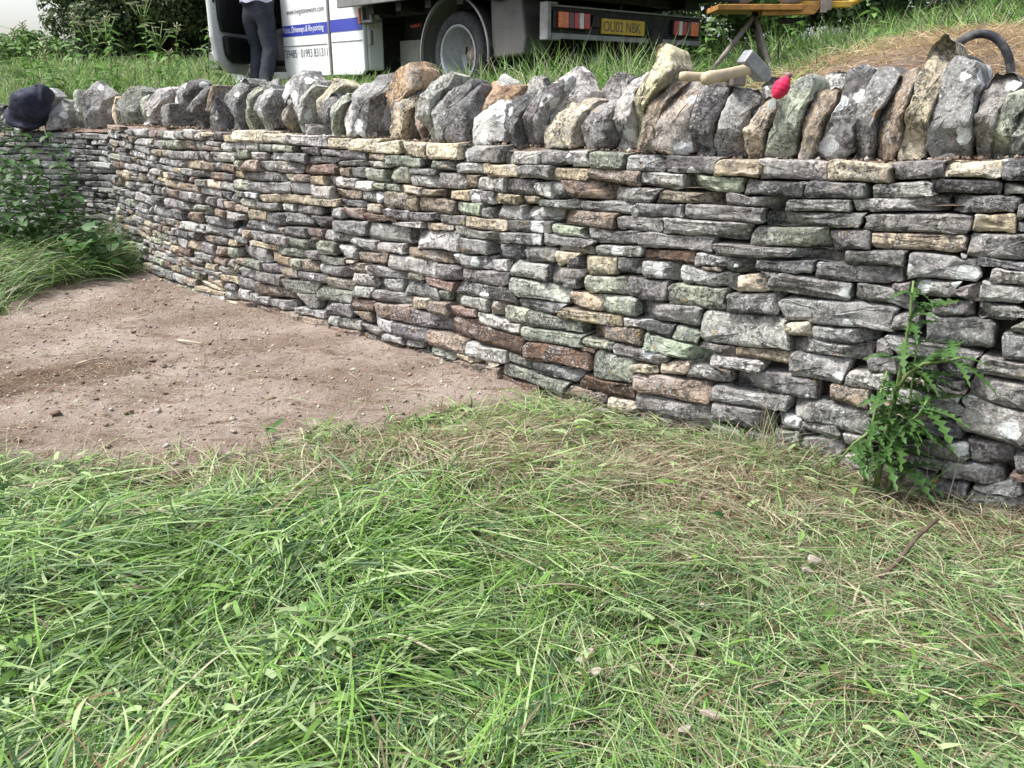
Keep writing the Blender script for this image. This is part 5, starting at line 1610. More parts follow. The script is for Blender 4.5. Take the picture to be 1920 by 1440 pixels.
# dry hay strands: long thin stalks
n0 = 50000
x = rng.uniform(-3.7, 2.8, n0); y = rng.uniform(1.4, 5.0, n0)
sl = soil_at(x, y); ok = (sdist(x, y) < -0.02) & (rng.random(n0) < np.clip(dryness(x, y) * 1.1, 0, 1) * (1 - sl * 0.72)) & (np.abs(x) < 0.66 * y + 1.0)
x, y = x[ok], y[ok]; n = len(x)
blades("hay", x, y, h_field(x, y) + 0.01 + rng.random(n) * 0.075 * (1 - soil_at(x, y)), flow(x, y) + rng.normal(0, 1.3, n), np.clip(rng.gamma(3, 0.06, n), 0.05, 0.55), rng.uniform(0.0014, 0.0030, n), np.radians(rng.uniform(-5, 25, n)), np.radians(rng.uniform(-20, 4, n)), np.where((rng.random(n) < 0.6)[:, None], STRAW, np.where((rng.random(n) < 0.6)[:, None], TAN, BROWN)) * rng.uniform(0.7, 1.25, (n, 1)), h_field, 5, 0.002, "dry straw coloured hay strewn between the grass and the wall foot", "hay")
# grass crowding the foot of the wall at right, and short wisps on the bare earth
s_ = np.concatenate([rng.uniform(10.4, 12.9, 5200), rng.normal(11.35, 0.14, 1200)]); d_ = rng.gamma(2.0, 0.05, len(s_)) + 0.015
P = W(s_, 0 * s_, d_); x, y = P[:, 0], P[:, 1]; n = len(x)
blades("wall_foot_grass", x, y, h_field(x, y), rng.uniform(0, 6.28, n), rng.uniform(0.06, 0.30, n) * np.where(np.abs(s_ - 11.35) < 0.2, 1.2, np.where(s_ < 11.1, 0.5, 0.8)), rng.uniform(0.002, 0.005, n), np.radians(rng.uniform(25, 85, n)), np.radians(rng.uniform(-60, 20, n)), grass_cols(x, y + 0.3, n), h_field, 5, 0.005, "tufted grass growing along the foot of the rebuilt wall")
s_ = np.concatenate([rng.normal(11.38, 0.05, 14), rng.uniform(10.9, 12.5, 22), rng.normal(11.95, 0.1, 10)]); d_ = rng.uniform(0.03, 0.2, len(s_)); P = W(s_, 0 * s_, d_); x, y = P[:, 0], P[:, 1]; n = len(x)
blades("grass_stalks", x, y, h_field(x, y), rng.uniform(0, 6.28, n), rng.uniform(0.22, 0.5, n), rng.uniform(0.0022, 0.0042, n), np.radians(rng.uniform(72, 90, n)), np.radians(rng.uniform(20, 85, n)), np.where((rng.random(n) < 0.5)[:, None], STRAW, G_BRIGHT) * rng.uniform(0.7, 1.0, (n, 1)), None, 6, 0.005, "single tall grass stalks rising before the wall at right")
n0 = 14000; x = rng.uniform(-3.8, 0.3, n0); y = rng.uniform(3.2, 7.2, n0)
ok = (soil_at(x, y) > 0.5) & (sdist(x, y) < -0.03) & (rng.random(n0) < sm(0.45, 0.75, fbm2(x, y, 2.4, 51)) * 0.8 + 0.05); x, y = x[ok], y[ok]; n = len(x)
blades("straw_wisps", x, y, h_field(x, y) + 0.004, rng.uniform(0, 6.28, n), rng.uniform(0.03, 0.11, n), rng.uniform(0.0018, 0.003, n), np.radians(rng.uniform(-4, 14, n)), np.radians(rng.uniform(-10, 4, n)), np.where((rng.random(n) < 0.55)[:, None], STRAW, np.where((rng.random(n) < 0.5)[:, None], G_BLUE, BROWN)) * rng.uniform(0.7, 1.2, (n, 1)), h_field, 3, 0.001, "scattered straw wisps lying on the bare earth", "straw")
# rank grass before the old wall at left
n0 = 44000; x = rng.uniform(-7.6, -2.7, n0); y = rng.uniform(3.6, 8.8, n0)
ok = (sdist(x, y) < -0.05) & (rng.random(n0) < 1 - soil_at(x, y) * 1.1) & (np.abs(x) < 0.68 * y + 1.3) & ((x < -3.6) | (y > 4.6)); x, y = x[ok], y[ok]; n = len(x)
tall = sm(1.5, 0.1, -sdist(x, y)) * sm(-3.1, -3.8, x)
blades("rank_grass", x, y, h_field(x, y), 0.6 + (fbm2(x, y, 1.0, 61) - 0.5) * 7 + rng.normal(0, 0.5, n), rng.uniform(0.12, 0.34, n) * (1 + 2.4 * tall * rng.random(n)), rng.uniform(0.004, 0.009, n), np.radians(rng.uniform(15, 60, n) + 25 * tall), np.radians(rng.uniform(-50, 10, n)), np.where((rng.random(n) < 0.13)[:, None], STRAW, np.where((rng.random(n) < 0.5)[:, None], G_BRIGHT * 0.9, np.where((rng.random(n) < 0.6)[:, None], G_DARK, G_PALE))) * rng.uniform(0.6, 1.2, (n, 1)), h_field, 5, 0.01, "rank long grass before the old wall at left")
# grass on the higher ground
def bank_sample(n0, xr, yr):
    x = rng.uniform(*xr, n0); y = rng.uniform(*yr, n0)
    t_ = sdist(x, y); ok = (t_ > 0.55) & (np.abs(x) < 0.68 * y + 0.8) & (rng.random(n0) > bare_bank(x, y) * 1.1)
    return x[ok], y[ok]
inv = lorry.matrix_basis.inverted()
def in_lorry(x, y):
    ca, sa = math.cos(-lorry.rotation_euler.z), math.sin(-lorry.rotation_euler.z)
    dx, dy = x - lorry.location.x, y - lorry.location.y
    lx = dx * ca - dy * sa; ly = dx * sa + dy * ca
    return (lx > 0.1) & (lx < 6.0) & (ly > -1.95) & (ly < -0.08)
parts = [bank_sample(42000, (-2.5, 2.4), (4.6, 9.5)), bank_sample(26000, (-9.0, -1.5), (7.0, 14.5)), bank_sample(34000, (0.8, 9.5), (5.0, 13.0)), bank_sample(20000, (-18, -3), (12, 24))]
x = np.concatenate([p[0] for p in parts]); y = np.concatenate([p[1] for p in parts]); n = len(x)
under = in_lorry(x, y)
right = sm(1.2, 2.8, x) * sm(5.5, 7.0, y); left = sm(-2.6, -4.0, x)
LL = rng.uniform(0.14, 0.34, n) * (1 + 0.75 * right + 0.5 * left * sm(-8.5, -5.5, x * 13 / (y + 1))) * (0.6 + 0.8 * fbm2(x, y, 1.3, 71)) * np.where(under, 0.45, 1) * (1 + 0.8 * sm(-1.2, -0.2, x) * sm(1.3, 0.7, x) * sm(7.2, 6.2, y)) * (1 - 0.45 * sm(1.0, 1.4, x) * sm(3.4, 2.9, x) * sm(9.2, 8.6, y))
cc = np.where((rng.random(n) < 0.12)[:, None], STRAW * 0.9, np.where((rng.random(n) < 0.5)[:, None], G_BRIGHT * 1.1, np.where((rng.random(n) < 0.55)[:, None], G_PALE * 0.9, G_DARK)))
blades("bank_grass", x, y, h_bank(x, y), rng.uniform(0, 6.28, n), LL, rng.uniform(0.005, 0.010, n) * (1 + 0.04 * y), np.radians(rng.uniform(50, 88, n)), np.radians(rng.uniform(-50, 60, n)), cc * rng.uniform(0.65, 1.25, (n, 1)), None, 4, 0.01, "tall green grass on the higher ground behind the wall")
# dry hay and roots on the dug heap
n0 = 46000; x = rng.uniform(0.6, 6.5, n0); y = rng.uniform(4.0, 7.4, n0)
bb = bare_bank(x, y); t_ = sdist(x, y); ok = (t_ > 0.5) & (rng.random(n0) < sm(0.1, 0.5, bb) * (0.45 + 0.75 * sm(0.45, 0.6, fbm2(x, y, 1.5, 81)) + 0.7 * np.exp(-((x - 3.2) / 0.8) ** 2 - ((y - 6.0) / 0.5) ** 2))); x, y = x[ok], y[ok]; n = len(x)
blades("cut_hay", x, y, h_bank(x, y) + rng.random(n) * 0.06, rng.uniform(0, 6.28, n), rng.uniform(0.06, 0.24, n), rng.uniform(0.003, 0.006, n), np.radians(rng.uniform(-5, 55, n)), np.radians(rng.uniform(-50, 15, n)), np.where((rng.random(n) < 0.72)[:, None], STRAW * np.array((1.08, 0.9, 0.74)), TAN) * rng.uniform(0.7, 1.25, (n, 1)), h_bank, 4, 0.003, "cut brown hay over the heap of dug earth behind the wall", "hay")
n0 = 7000; x = rng.uniform(-7, 0.8, n0); y = rng.uniform(4.0, 10.5, n0); t_ = sdist(x, y); ok = (t_ > 0.5) & (t_ < 1.3) & (rng.random(n0) < sm(0.45, 0.6, fbm2(x, y, 1.5, 83)) + 0.15); x, y = x[ok], y[ok]; n = len(x)
blades("verge_hay", x, y, h_bank(x, y), rng.uniform(0, 6.28, n), rng.uniform(0.08, 0.26, n), rng.uniform(0.003, 0.005, n), np.radians(rng.uniform(10, 80, n)), np.radians(rng.uniform(-40, 30, n)), np.where((rng.random(n) < 0.6)[:, None], STRAW * np.array((1.05, 0.85, 0.7)), G_PALE) * rng.uniform(0.7, 1.2, (n, 1)), None, 4, 0.003, "strip of bleached dry grass just behind the cope stones", "grass")

ORD = "first second third fourth fifth sixth seventh eighth ninth tenth eleventh twelfth thirteenth fourteenth fifteenth sixteenth seventeenth eighteenth nineteenth twentieth".split()
def nth(items, i):
    """place of items[i] counted from the left of the picture"""
    k = sorted(range(len(items)), key=lambda j: items[j][0] / items[j][1]).index(i)
    return "leftmost" if k == 0 else ("rightmost" if k == len(items) - 1 else ORD[k] + " from left")
# ------------------------------------------------------------------ gravel on the bare earth, loose chips and twigs
n0 = 18000; x = rng.uniform(-4.2, 0.4, n0); y = rng.uniform(3.1, 7.4, n0); ok = (soil_at(x, y) > 0.25) & (sdist(x, y) < -0.01); x, y = x[ok], y[ok]; n = len(x)
R_ = rng.gamma(1.4, 0.0024, n) + 0.0012
tag(pebbles("gravel", np.stack([x, y, h_field(x, y) + R_ * 0.2], 1), R_, peb_cols(n, 0.25) * 1.0, PEB), "fine gravel and crumbs of earth strewn over the bare patch", "gravel")
n0 = 5000; x = rng.uniform(-4.2, 0.3, n0); y = rng.uniform(3.1, 7.3, n0); ok = (soil_at(x, y) > 0.3) & (sdist(x, y) < -0.02) & (rng.random(n0) < 0.03 + damp_at(x, y) * 0.8); x, y = x[ok], y[ok]; n = len(x)
R_ = rng.gamma(1.4, 0.0048, n) + 0.002
tag(pebbles("earth_clods", np.stack([x, y, h_field(x, y) + R_ * 0.25], 1), R_, np.array([(.15, .10, .07)]) * rng.uniform(0.7, 1.6, (n, 1)), PEB, None, 0.45), "dark crumbly clods on the churned earth", "earth")
def chip_mesh(seed):
    r_ = random.Random(seed); import bmesh
    b = bmesh.new(); bmesh.ops.create_icosphere(b, subdivisions=2, radius=1.0)
    for v in b.verts:
        q = v.co.copy(); k = 1 + 0.35 * math.sin(q.x * 3 + seed) * math.cos(q.y * 2.7 + seed * 2) + r_.uniform(-0.12, 0.12)
        v.co = Vector((q.x * 1.0 * k, q.y * 0.72 * k, max(-0.25, min(0.28, q.z * 0.5 * k))))
    me = bpy.data.meshes.new("stone_chip"); b.to_mesh(me); b.free(); return me
M_CHIP = plain("pale_limestone_chip", (0.33, 0.29, 0.24), 0.9, var=0.2, scale=0.8, bump=0.4, bscale=4, dirt=(0.25, 0.19, 0.14), dirt_amt=0.4)
chipm = [chip_mesh(k) for k in range(4)]
for m_ in chipm: m_.materials.append(M_CHIP)
CHIPS = [(1.39, 2.86, .018), (0.98, 2.43, .024), (0.93, 2.35, .018), (0.57, 2.18, .024), (0.49, 2.31, .018), (0.52, 2.5, .03), (0.21, 1.99, .022), (0.19, 1.96, .018), (0.22, 1.89, .02), (1.48, 2.43, .034), (1.47, 2.31, .036), (0.49, 1.72, .026), (1.49, 2.22, .03), (0.27, 3.26, .03), (0.45, 3.06, .034), (-1.29, 3.67, .02), (-1.43, 3.31, .018), (-0.55, 4.1, .016), (-0.9, 4.6, .018), (-1.7, 5.2, .02), (0.42, 1.68, .02), (-1.9, 4.1, .015)]
for i, (x_, y_, r_) in enumerate(CHIPS):
    on_soil = soil_at([x_], [y_])[0] > 0.5
    o = link("stone_chip", chipm[i % 4], None, None, (x_, y_, float(h_field([x_], [y_])[0]) + (0.004 if on_soil else 0.055)), False)
    o.scale = (r_, r_, r_ * 0.9); o.rotation_euler = (rng.normal(0, .25), rng.normal(0, .25), rng.uniform(0, 6.28))
    same = [c for c in CHIPS if (soil_at([c[0]], [c[1]])[0] > 0.5) == on_soil]
    tag(o, ("small pale limestone chip on the bare earth, " if on_soil else "pale limestone chip lying in the grass, ") + nth(same, same.index(CHIPS[i])), "stone chip", "loose limestone chips")
M_TWIG = plain("dark_twig_bark", (0.085, 0.06, 0.042), 0.85, var=0.3, scale=30); M_TWIGL = plain("bleached_stick", (0.46, 0.37, 0.28), 0.8, var=0.2, scale=30)
def twig(pts, r, mat, label):
    P = [(a, b, float(h_field([a], [b])[0]) + c) for a, b, c in pts]
    o = MB().tube(P, [r * (1 - 0.4 * i / len(P)) for i in range(len(P))], 7).build("twig", mat, None, True); tag(o, label, "twig", "fallen twigs")
twig([(1.17, 2.36, .06), (1.25, 2.42, .09), (1.33, 2.49, .13), (1.43, 2.56, .16)], 0.009, M_TWIG, "dark broken plant stalk sticking up out of the hay at right")
twig([(-2.09, 5.14, .012), (-2.02, 5.13, .022), (-1.92, 5.07, .012)], 0.008, M_TWIGL, "bleached curved stick lying on bare earth nearest the wall")
twig([(-2.50, 4.66, .012), (-2.44, 4.72, .016), (-2.38, 4.80, .012)], 0.006, M_TWIGL, "thin pale stick lying on the bare earth at left")
twig([(0.36, 3.70, .02), (0.44, 3.75, .075), (0.52, 3.74, .09), (0.60, 3.72, .03)], 0.007, M_TWIG, "dark arched root at the wall foot beside the straw")

# ------------------------------------------------------------------ leafy plants
def leaf_mesh(name, L, Wd, n=12, jag=0.0, lobes=6, droop=0.4, fold=0.25, seed=0):
    r_ = random.Random(seed); V = []; F = []
    for i in range(n + 1):
        f = i / n
        w = Wd / 2 * math.sin(math.pi * min(1, f ** 0.75)) ** 0.8 * (1 if 0 < i < n else 0.05)
        if jag: w *= 1 - jag * (0.5 + 0.5 * math.cos(f * lobes * 2 * math.pi)) * (1 if f < 0.9 else 0)
        x = L * f; z = -droop * L * f * f
        fw = 0.0 if not jag else -0.10 * L / lobes * (0.5 - 0.5 * math.cos(f * lobes * 2 * math.pi))
        up = fold * w + r_.uniform(-1, 1) * 0.03 * Wd
        V += [(x - fw, -w, z + up), (x, 0, z), (x - fw, w, z + up * r_.uniform(0.7, 1.2))]
        if i: a = (i - 1) * 3; F += [(a, a + 1, a + 4, a + 3), (a + 1, a + 2, a + 5, a + 4)]
    me = bpy.data.meshes.new(name); me.from_pydata(V, [], F); return me
def put_leaf(me, p, yaw, pitch, roll, s, parent, name="leaf"):
    o = link(name, me, None, parent, p, True)
    o.rotation_euler = (Matrix.Rotation(yaw, 3, 'Z') @ Matrix.Rotation(-pitch, 3, 'Y') @ Matrix.Rotation(roll, 3, 'X')).to_euler()
    o.scale = (s, s, s); return o

# prickly thistle growing up the wall at right
M_THIS = leafy("thistle_leaf", (0.060, 0.132, 0.036), 0.3); M_STEM = leafy("green_stem", (0.14, 0.21, 0.07), 0.1); M_MIDRIB = leafy("dead_leaf", (0.22, 0.17, 0.09), 0.2)
th_meshes = [leaf_mesh("leaf", 0.17, 0.055, 34, 0.78, 7, 0.55, 0.3, k) for k in range(4)]
for m_ in th_meshes: m_.materials.append(M_THIS)
thb = W(11.81, 0.0, 0.10); thistle = empty("thistle", tuple(thb), 0, "tall prickly sow thistle growing up the face of the rebuilt wall at right", "thistle")
STEMS = [[(11.807,.0,.10),(11.812,.236,.11),(11.823,.41,.10),(11.822,.535,.09),(11.826,.708,.10),(11.82,.845,.12)], [(11.824,.0,.12),(11.815,.215,.15),(11.833,.349,.17),(11.832,.475,.19)], [(11.80,.30,.12),(11.777,.28,.18),(11.733,.227,.22),(11.685,.136,.24)], [(11.815,.10,.12),(11.838,.221,.14),(11.878,.307,.17),(11.932,.383,.19),(11.953,.443,.2)], [(11.815,.40,.12),(11.86,.51,.14),(11.911,.562,.15),(11.996,.593,.17),(12.031,.615,.18)]]
STEMS += [[(11.78,.0,.13),(11.765,.2,.15),(11.77,.36,.14),(11.785,.50,.13)], [(11.85,.0,.11),(11.875,.18,.12),(11.88,.34,.11),(11.865,.62,.10)]]
for si, S_ in enumerate(STEMS):
    pts = [Vector(W(*q)) - Vector(thb) for q in S_]
    MB().tube(pts, [0.011 * (1 - 0.6 * i / (len(pts) - 1)) * (1 if si < 2 else 0.75) for i in range(len(pts))], 8).build("stem", M_STEM, thistle, True)
    nl = (36, 16, 12, 12, 14, 18, 22)[si]
    for k in range(nl):
        f = (0.10 if si == 0 else 0.2) + (0.88 if si == 0 else 0.8) * k / nl + rng.uniform(0, 0.03); i = min(int(f * (len(pts) - 1)), len(pts) - 2); g = f * (len(pts) - 1) - i
        p = pts[i].lerp(pts[i + 1], g)
        yaw = k * 2.4 + rng.normal(0, 0.4); 
        if math.sin(yaw - 0.9) > 0.55: yaw += math.pi      # keep clear of the stones behind
        put_leaf(th_meshes[int(rng.integers(4))], p, yaw, rng.uniform(0.0, 0.9), rng.normal(0, 0.3), rng.uniform(0.55, 1.15) * (0.6 if f > 0.9 else 1), thistle)

# nettles and bramble before the old wall at left
M_NET = leafy("nettle_leaf", (0.056, 0.120, 0.038), 0.3); M_BRAM = leafy("bramble_leaf", (0.055, 0.125, 0.04), 0.3); M_WEED = leafy("meadow_weed_leaf", (0.12, 0.235, 0.06), 0.35)
net_m = [leaf_mesh("leaf", 0.085, 0.05, 14, 0.22, 7, 0.5, 0.2, k) for k in range(3)]
for m_ in net_m: m_.materials.append(M_NET)
bra_m = [leaf_mesh("leaf", 0.075, 0.06, 10, 0.12, 5, 0.3, 0.2, k) for k in range(3)]
for m_ in bra_m: m_.materials.append(M_BRAM)
wee_m = [leaf_mesh("leaf", 0.16, 0.075, 12, 0.4, 5, 0.5, 0.2, k) for k in range(3)]
for m_ in wee_m: m_.materials.append(M_WEED)
def upright_weed(name, x, y, hfun, H_, meshes, label, cat, group, nl=22, lean=0.15, s0=1.0, stemr=0.005, spike=False):
    z = float(hfun([x], [y])[0]); root = empty(name, (x, y, z), rng.uniform(0, 6.28), label, cat, group)
    lx, ly = rng.normal(0, lean), rng.normal(0, lean)
    pts = [(lx * f * f * H_, ly * f * f * H_, H_ * f) for f in np.linspace(0, 1, 7)]
    MB().tube(pts, [stemr * (1 - 0.7 * i / 6) for i in range(7)], 6).build("stem", M_STEM, root, True)
    for k in range(nl):
        f = 0.15 + 0.85 * k / nl
        p = Vector((lx * f * f * H_, ly * f * f * H_, H_ * f))
        put_leaf(meshes[int(rng.integers(len(meshes)))], p, (k % 2) * math.pi + (k // 2) * 1.57 + rng.normal(0, 0.25), rng.uniform(-0.1, 0.7), rng.normal(0, 0.25), s0 * rng.uniform(0.7, 1.2) * (1.15 - 0.65 * f), root)
    if spike:
        for k in range(10):
            a = k * 2.4; q = Vector((lx * H_, ly * H_, H_)) + Vector((math.cos(a) * 0.05, math.sin(a) * 0.05, 0.02 - 0.012 * k))
            MB().tube([(lx * H_, ly * H_, H_ - 0.02 - 0.012 * k), tuple(q)], 0.006, 5).build("seed_spray", M_SEED, root, True)
    return root
M_SEED = leafy("seed_head", (0.30, 0.31, 0.19), 0.2); M_UMB = leafy("cream_flower_head", (0.48, 0.50, 0.36), 0.2)
nets = [(-4.25, 7.75, .95), (-4.05, 7.55, 1.05), (-3.95, 7.75, .85), (-4.45, 7.95, .75), (-3.85, 7.35, .8), (-4.6, 7.6, .7), (-4.15, 7.3, .7), (-4.75, 7.9, .8), (-3.72, 7.42, .95), (-4.35, 7.45, .85)]
for i, (x_, y_, hh) in enumerate(nets):
    upright_weed("nettle", x_, y_, h_field, hh * 1.2, net_m, "dark green stinging nettle before the old wall, %s in the clump" % nth(nets, i), "nettle", "nettles before the old wall", 34, 0.12, 2.0, 0.007)
def bramble(x, y, label):
    z = float(h_field([x], [y])[0]); root = empty("bramble", (x, y, z), 0, label, "bramble", "brambles at the wall corner")
    for k in range(6):
        a = rng.uniform(-2.6, 0.4); r_ = rng.uniform(0.15, 0.38); hh = rng.uniform(0.15, 0.42)
        pts = [Vector((math.cos(a) * r_ * f, math.sin(a) * r_ * f, hh * math.sin(f * 2.0))) for f in np.linspace(0, 1, 7)]
        MB().tube(pts, 0.004, 5).build("cane", M_STEM, root, True)
        for j in range(8):
            p = pts[1 + j % 6]
            put_leaf(bra_m[int(rng.integers(3))], p, rng.uniform(0, 6.28), rng.uniform(-0.1, 0.8), rng.normal(0, 0.3), rng.uniform(1.1, 1.9), root)
bramble(-3.42, 7.15, "low leafy bramble at the corner where the old wall begins")
bramble(-3.62, 7.30, "bramble tangled with nettles by the old wall corner")
# dock leaves and broad weeds in the meadow
M_DOCK = leafy("dock_leaf", (0.10, 0.21, 0.06), 0.3); M_DOCKP = leafy("pale_leaf_underside", (0.30, 0.37, 0.22), 0.3)
dk_m = [leaf_mesh("leaf", 0.17, 0.042, 12, 0.0, 1, 0.35, 0.25, k) for k in range(3)] + [leaf_mesh("leaf", 0.10, 0.05, 10, 0.06, 4, 0.3, 0.15, 9)]
for m_ in dk_m[:3]: m_.materials.append(M_DOCK)
dk_m[3].materials.append(M_DOCKP)
def dock(x, y, nl, s, label, mesh=None):
    z = float(h_field([x], [y])[0]) + 0.03; root = empty("broad_leaf_weed", (x, y, z), 0, label, "weed", "broad leaved weeds in the meadow")
    for k in range(nl):
        put_leaf(mesh or dk_m[int(rng.integers(3))], (rng.normal(0, .015), rng.normal(0, .015), rng.uniform(0, .02)), k * 6.28 / nl + rng.normal(0, .4), rng.uniform(0.05, 0.5), rng.normal(0, 0.5), 0.8 * s * rng.uniform(0.7, 1.2), root)
dock(-0.70, 2.45, 7, 0.75, "dark leafy weed in the green meadow left of centre")
dock(1.22, 2.53, 2, 0.9, "pale upturned leaf beside the dark broken stalk", dk_m[3]); dock(0.80, 1.97, 2, 0.8, "pale leaf lying in the grass at lower right", dk_m[3])
dock(-0.02, 1.80, 7, 1.0, "broad green leaves at bottom centre of the meadow"); dock(-1.10, 3.60, 6, 0.55, "small green weed at the upper edge of the meadow by the bare earth")
dock(-0.55, 2.15, 6, 1.0, "long leaved weed lying over in the green meadow"); dock(-0.28, 1.95, 5, 1.0, "plantain leaves pressed flat in the lower meadow"); dock(-1.75, 3.05, 6, 0.7, "low weed at the left edge of the meadow")
dock(0.10, 1.72, 6, 0.9, "broad bladed weed at the very front of the meadow"); dock(0.5, 2.02, 4, 0.7, "small leafy weed among the stone chips at right")

# cow parsley and tall weeds on the bank at left
def parsley(x, y, H_, label, flower):
    r = upright_weed("cow_parsley" if flower else "tall_weed", x, y, h_bank, H_, wee_m, label, "weed", "tall weeds on the bank at left", 20, 0.10, 1.25, 0.007, spike=not flower)
    if flower:
        for k in range(7):
            a = k * 0.9; q = Vector((0.14 * math.cos(a), 0.14 * math.sin(a), H_ + 0.10 - 0.02 * k))
            MB().tube([(0, 0, H_ - 0.2), tuple(q)], 0.004, 5).build("flower_stalk", M_STEM, r, True)
            u = MB()
            for j in range(14):
                b = j * 2.4; rr = 0.012 * math.sqrt(j) ; c_ = q + Vector((rr * math.cos(b), rr * math.sin(b), 0.012))
                u.tube([tuple(c_ - Vector((0, 0, .004))), tuple(c_ + Vector((0, 0, .006)))], [0.004, 0.008], 5)
            u.build("flower_head", M_UMB, r)
ps = [(-4.55, 10.3, .85, 1), (-4.95, 10.8, .75, 1), (-5.4, 10.6, .7, 0), (-5.75, 10.9, .85, 0), (-6.1, 11.4, .75, 0), (-5.15, 10.2, .6, 0), (-4.2, 10.9, .7, 1), (-6.5, 11.8, .8, 0), (-5.0, 11.5, .9, 0), (-4.75, 11.9, 1.0, 1), (-5.9, 12.2, .9, 0), (-7.2, 12.6, .8, 0), (-3.75, 11.2, .75, 0), (-4.35, 11.8, .8, 0), (-6.9, 11.6, .6, 0), (-3.95, 10.4, .5, 0)]
for i, (x_, y_, hh, fl) in enumerate(ps):
    same = [q for q in ps if q[3] == fl]; w_ = nth(same, same.index(ps[i]))
    parsley(x_, y_, hh, ("tall cow parsley with cream flower heads before the dark trees, " if fl else "tall grey green weed on the grassy bank before the trees, ") + w_, fl)
# brighter leafy weeds and nettles in the grass at right
rw = [(3.4, 8.4, .55), (4.1, 8.8, .6), (4.8, 9.2, .6), (2.1, 9.9, .7), (1.7, 10.2, .7), (5.3, 8.7, .55), (3.0, 9.8, .6)]
for i, (x_, y_, hh) in enumerate(rw):
    upright_weed("leafy_weed", x_, y_, h_bank, hh, wee_m, "bright green leafy weed in the tall grass behind the heap, " + nth(rw, i), "weed", "leafy weeds at right", 18, 0.12, 1.2, 0.006)

# ------------------------------------------------------------------ trees and hedge
def tree(name, x, y, H_, rx, ry, rz, cz, nleaf, leafsz, label, cols, group=None, gap=0.42, cat="tree", seed=0, trunk=0.14):
    z = float(h_bank([x], [y])[0]); root = empty(name, (x, y, z - 0.05), 0, label, cat, group)
    tr = MB(); r_ = random.Random(seed)
    tr.tube([(0, 0, 0), (0.05, 0.02, H_ * 0.3), (0.02, 0.05, H_ * 0.62)], [trunk, trunk * 0.75, trunk * 0.35], 9)
    for k in range(9):
        a = k * 2.4; f = 0.22 + 0.05 * k
        p0 = Vector((0.03, 0.03, H_ * f)); p2 = Vector((math.cos(a) * rx * 0.75, math.sin(a) * ry * 0.75, cz + r_.uniform(-0.4, 0.6) * rz)); p1 = p0.lerp(p2, 0.5) + Vector((0, 0, 0.12 * H_ * 0.5))
        tr.tube([p0, p1, p2], [trunk * 0.45, trunk * 0.25, trunk * 0.08], 6)
    tr.build("trunk", M_BARK, root, True)
    # clumped leaf faces through the crown
    nc = 190; cu = rng.normal(0, 1, (nc, 3)); cu /= np.linalg.norm(cu, axis=1)[:, None]; cu *= (rng.uniform(0.25, 1.0, nc) ** 0.5)[:, None]
    cc_ = cu * np.array([rx, ry, rz]) + np.array([0, 0, cz])
    cr = rng.uniform(0.16, 0.34, nc) * (rx + rz) / 2 * 0.75
    ci = rng.integers(nc, size=nleaf)
    v = rng.normal(0, 1, (nleaf, 3)); v /= np.linalg.norm(v, axis=1)[:, None]
    P = cc_[ci] + v * (rng.uniform(0.3, 1.05, nleaf) ** 0.5 * cr[ci])[:, None] * np.array([1, 1, 0.8])
    keep = fbm(P * 1.4 / leafsz * 0.12 + seed, 2) > (gap * 0.75 if cat == "tree" else 0.2)
    keep &= P[:, 2] > 0.15
    P = P[keep]; v = v[keep]; n = len(P)
    nrm = v + np.array([0, 0, 0.5]) + rng.normal(0, 0.5, (n, 3)); nrm /= np.linalg.norm(nrm, axis=1)[:, None]
    a = np.cross(nrm, rng.normal(0, 1, (n, 3))); a /= np.linalg.norm(a, axis=1)[:, None] + 1e-9; b = np.cross(nrm, a)
    s = leafsz * rng.uniform(0.6, 1.3, n)[:, None]
    V = np.stack([P - a * s, P + b * s * 0.5 + nrm * s * 0.15, P + a * s, P - b * s * 0.5 + nrm * s * 0.1], 1)
    Q = np.arange(n * 4).reshape(-1, 4)
    cl = np.array(cols)[rng.integers(len(cols), size=n)] * rng.uniform(0.7, 1.3, (n, 1))
    C = np.repeat(np.concatenate([cl, np.ones((n, 1))], 1)[:, None], 4, 1).reshape(-1, 4)
    me = np_mesh("crown", V.reshape(-1, 3), Q, None, {"bcol": C}); link("crown", me, FOLI, root, smooth=False)
    return root
M_BARK = plain("grey_brown_bark", (0.10, 0.08, 0.06), 0.9, var=0.3, scale=8, bump=0.6, bscale=25)
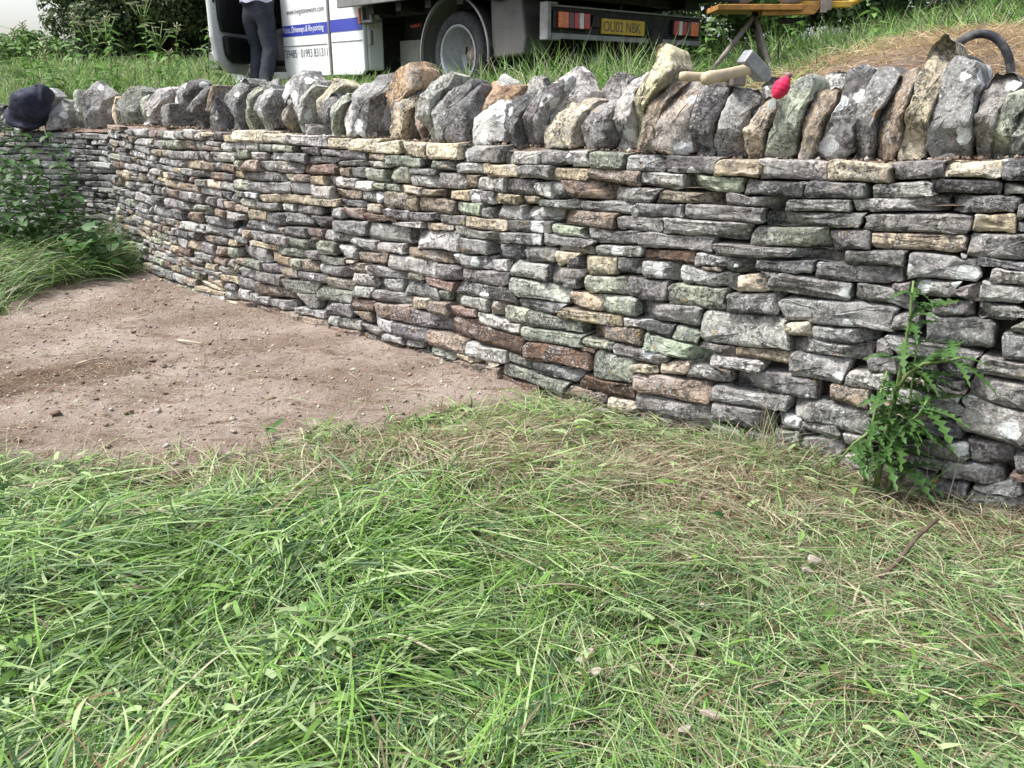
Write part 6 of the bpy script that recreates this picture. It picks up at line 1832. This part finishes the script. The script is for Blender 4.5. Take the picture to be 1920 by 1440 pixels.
FOLI = leafy("tree_foliage", None, 0.25)
DK = [(0.040, 0.072, 0.026), (0.058, 0.098, 0.034), (0.078, 0.115, 0.042), (0.105, 0.13, 0.05)]
tree("hawthorn_tree", -7.45, 18.0, 4.2, 1.35, 1.5, 1.85, 1.6, 56000, 0.05, "leftmost dark hawthorn tree against the white sky", DK, "dark trees behind the bank", seed=1)
tree("hawthorn_tree", -6.5, 17.6, 5.4, 2.0, 1.7, 2.5, 2.1, 75000, 0.05, "large dark hawthorn tree in the middle behind the cow parsley", DK, "dark trees behind the bank", seed=2)
tree("hawthorn_tree", -4.5, 18.6, 5.6, 2.2, 1.7, 2.6, 2.1, 75000, 0.05, "dark hawthorn tree nearest the lorry cab", DK, "dark trees behind the bank", seed=3)
HG = [(0.07, 0.13, 0.03), (0.10, 0.19, 0.04), (0.045, 0.08, 0.02), (0.13, 0.22, 0.06)]
tree("hedge_bush", -15.5, 30.0, 2.2, 3.0, 2.0, 0.75, 0.75, 9000, 0.10, "low far hedge bush on the skyline at far left", HG, "hedge bushes", cat="bush", seed=4, trunk=0.06)
tree("hedge_bush", -1.2, 15.5, 3.6, 2.6, 1.4, 1.9, 1.4, 16000, 0.07, "dark hedge bush glimpsed beneath and behind the lorry", DK, "hedge bushes", cat="bush", seed=8, trunk=0.06)
tree("hedge_bush", 2.2, 12.2, 3.0, 1.6, 1.2, 1.5, 1.1, 26000, 0.055, "bright leafy hedge bush behind the lorry tail", HG, "hedge bushes", cat="bush", seed=5, trunk=0.06)
tree("hedge_bush", 5.4, 13.4, 3.2, 2.6, 1.3, 1.7, 1.2, 28000, 0.06, "dark hedge bush behind the tall grass at upper right", [(0.04, 0.07, 0.02), (0.06, 0.10, 0.03), (0.03, 0.05, 0.015)], "hedge bushes", cat="bush", seed=6, trunk=0.06)
tree("hedge_bush", 9.6, 13.0, 3.2, 2.4, 1.4, 1.7, 1.2, 22000, 0.06, "green hedge bush beyond the heap at far right", HG, "hedge bushes", cat="bush", seed=7, trunk=0.06)
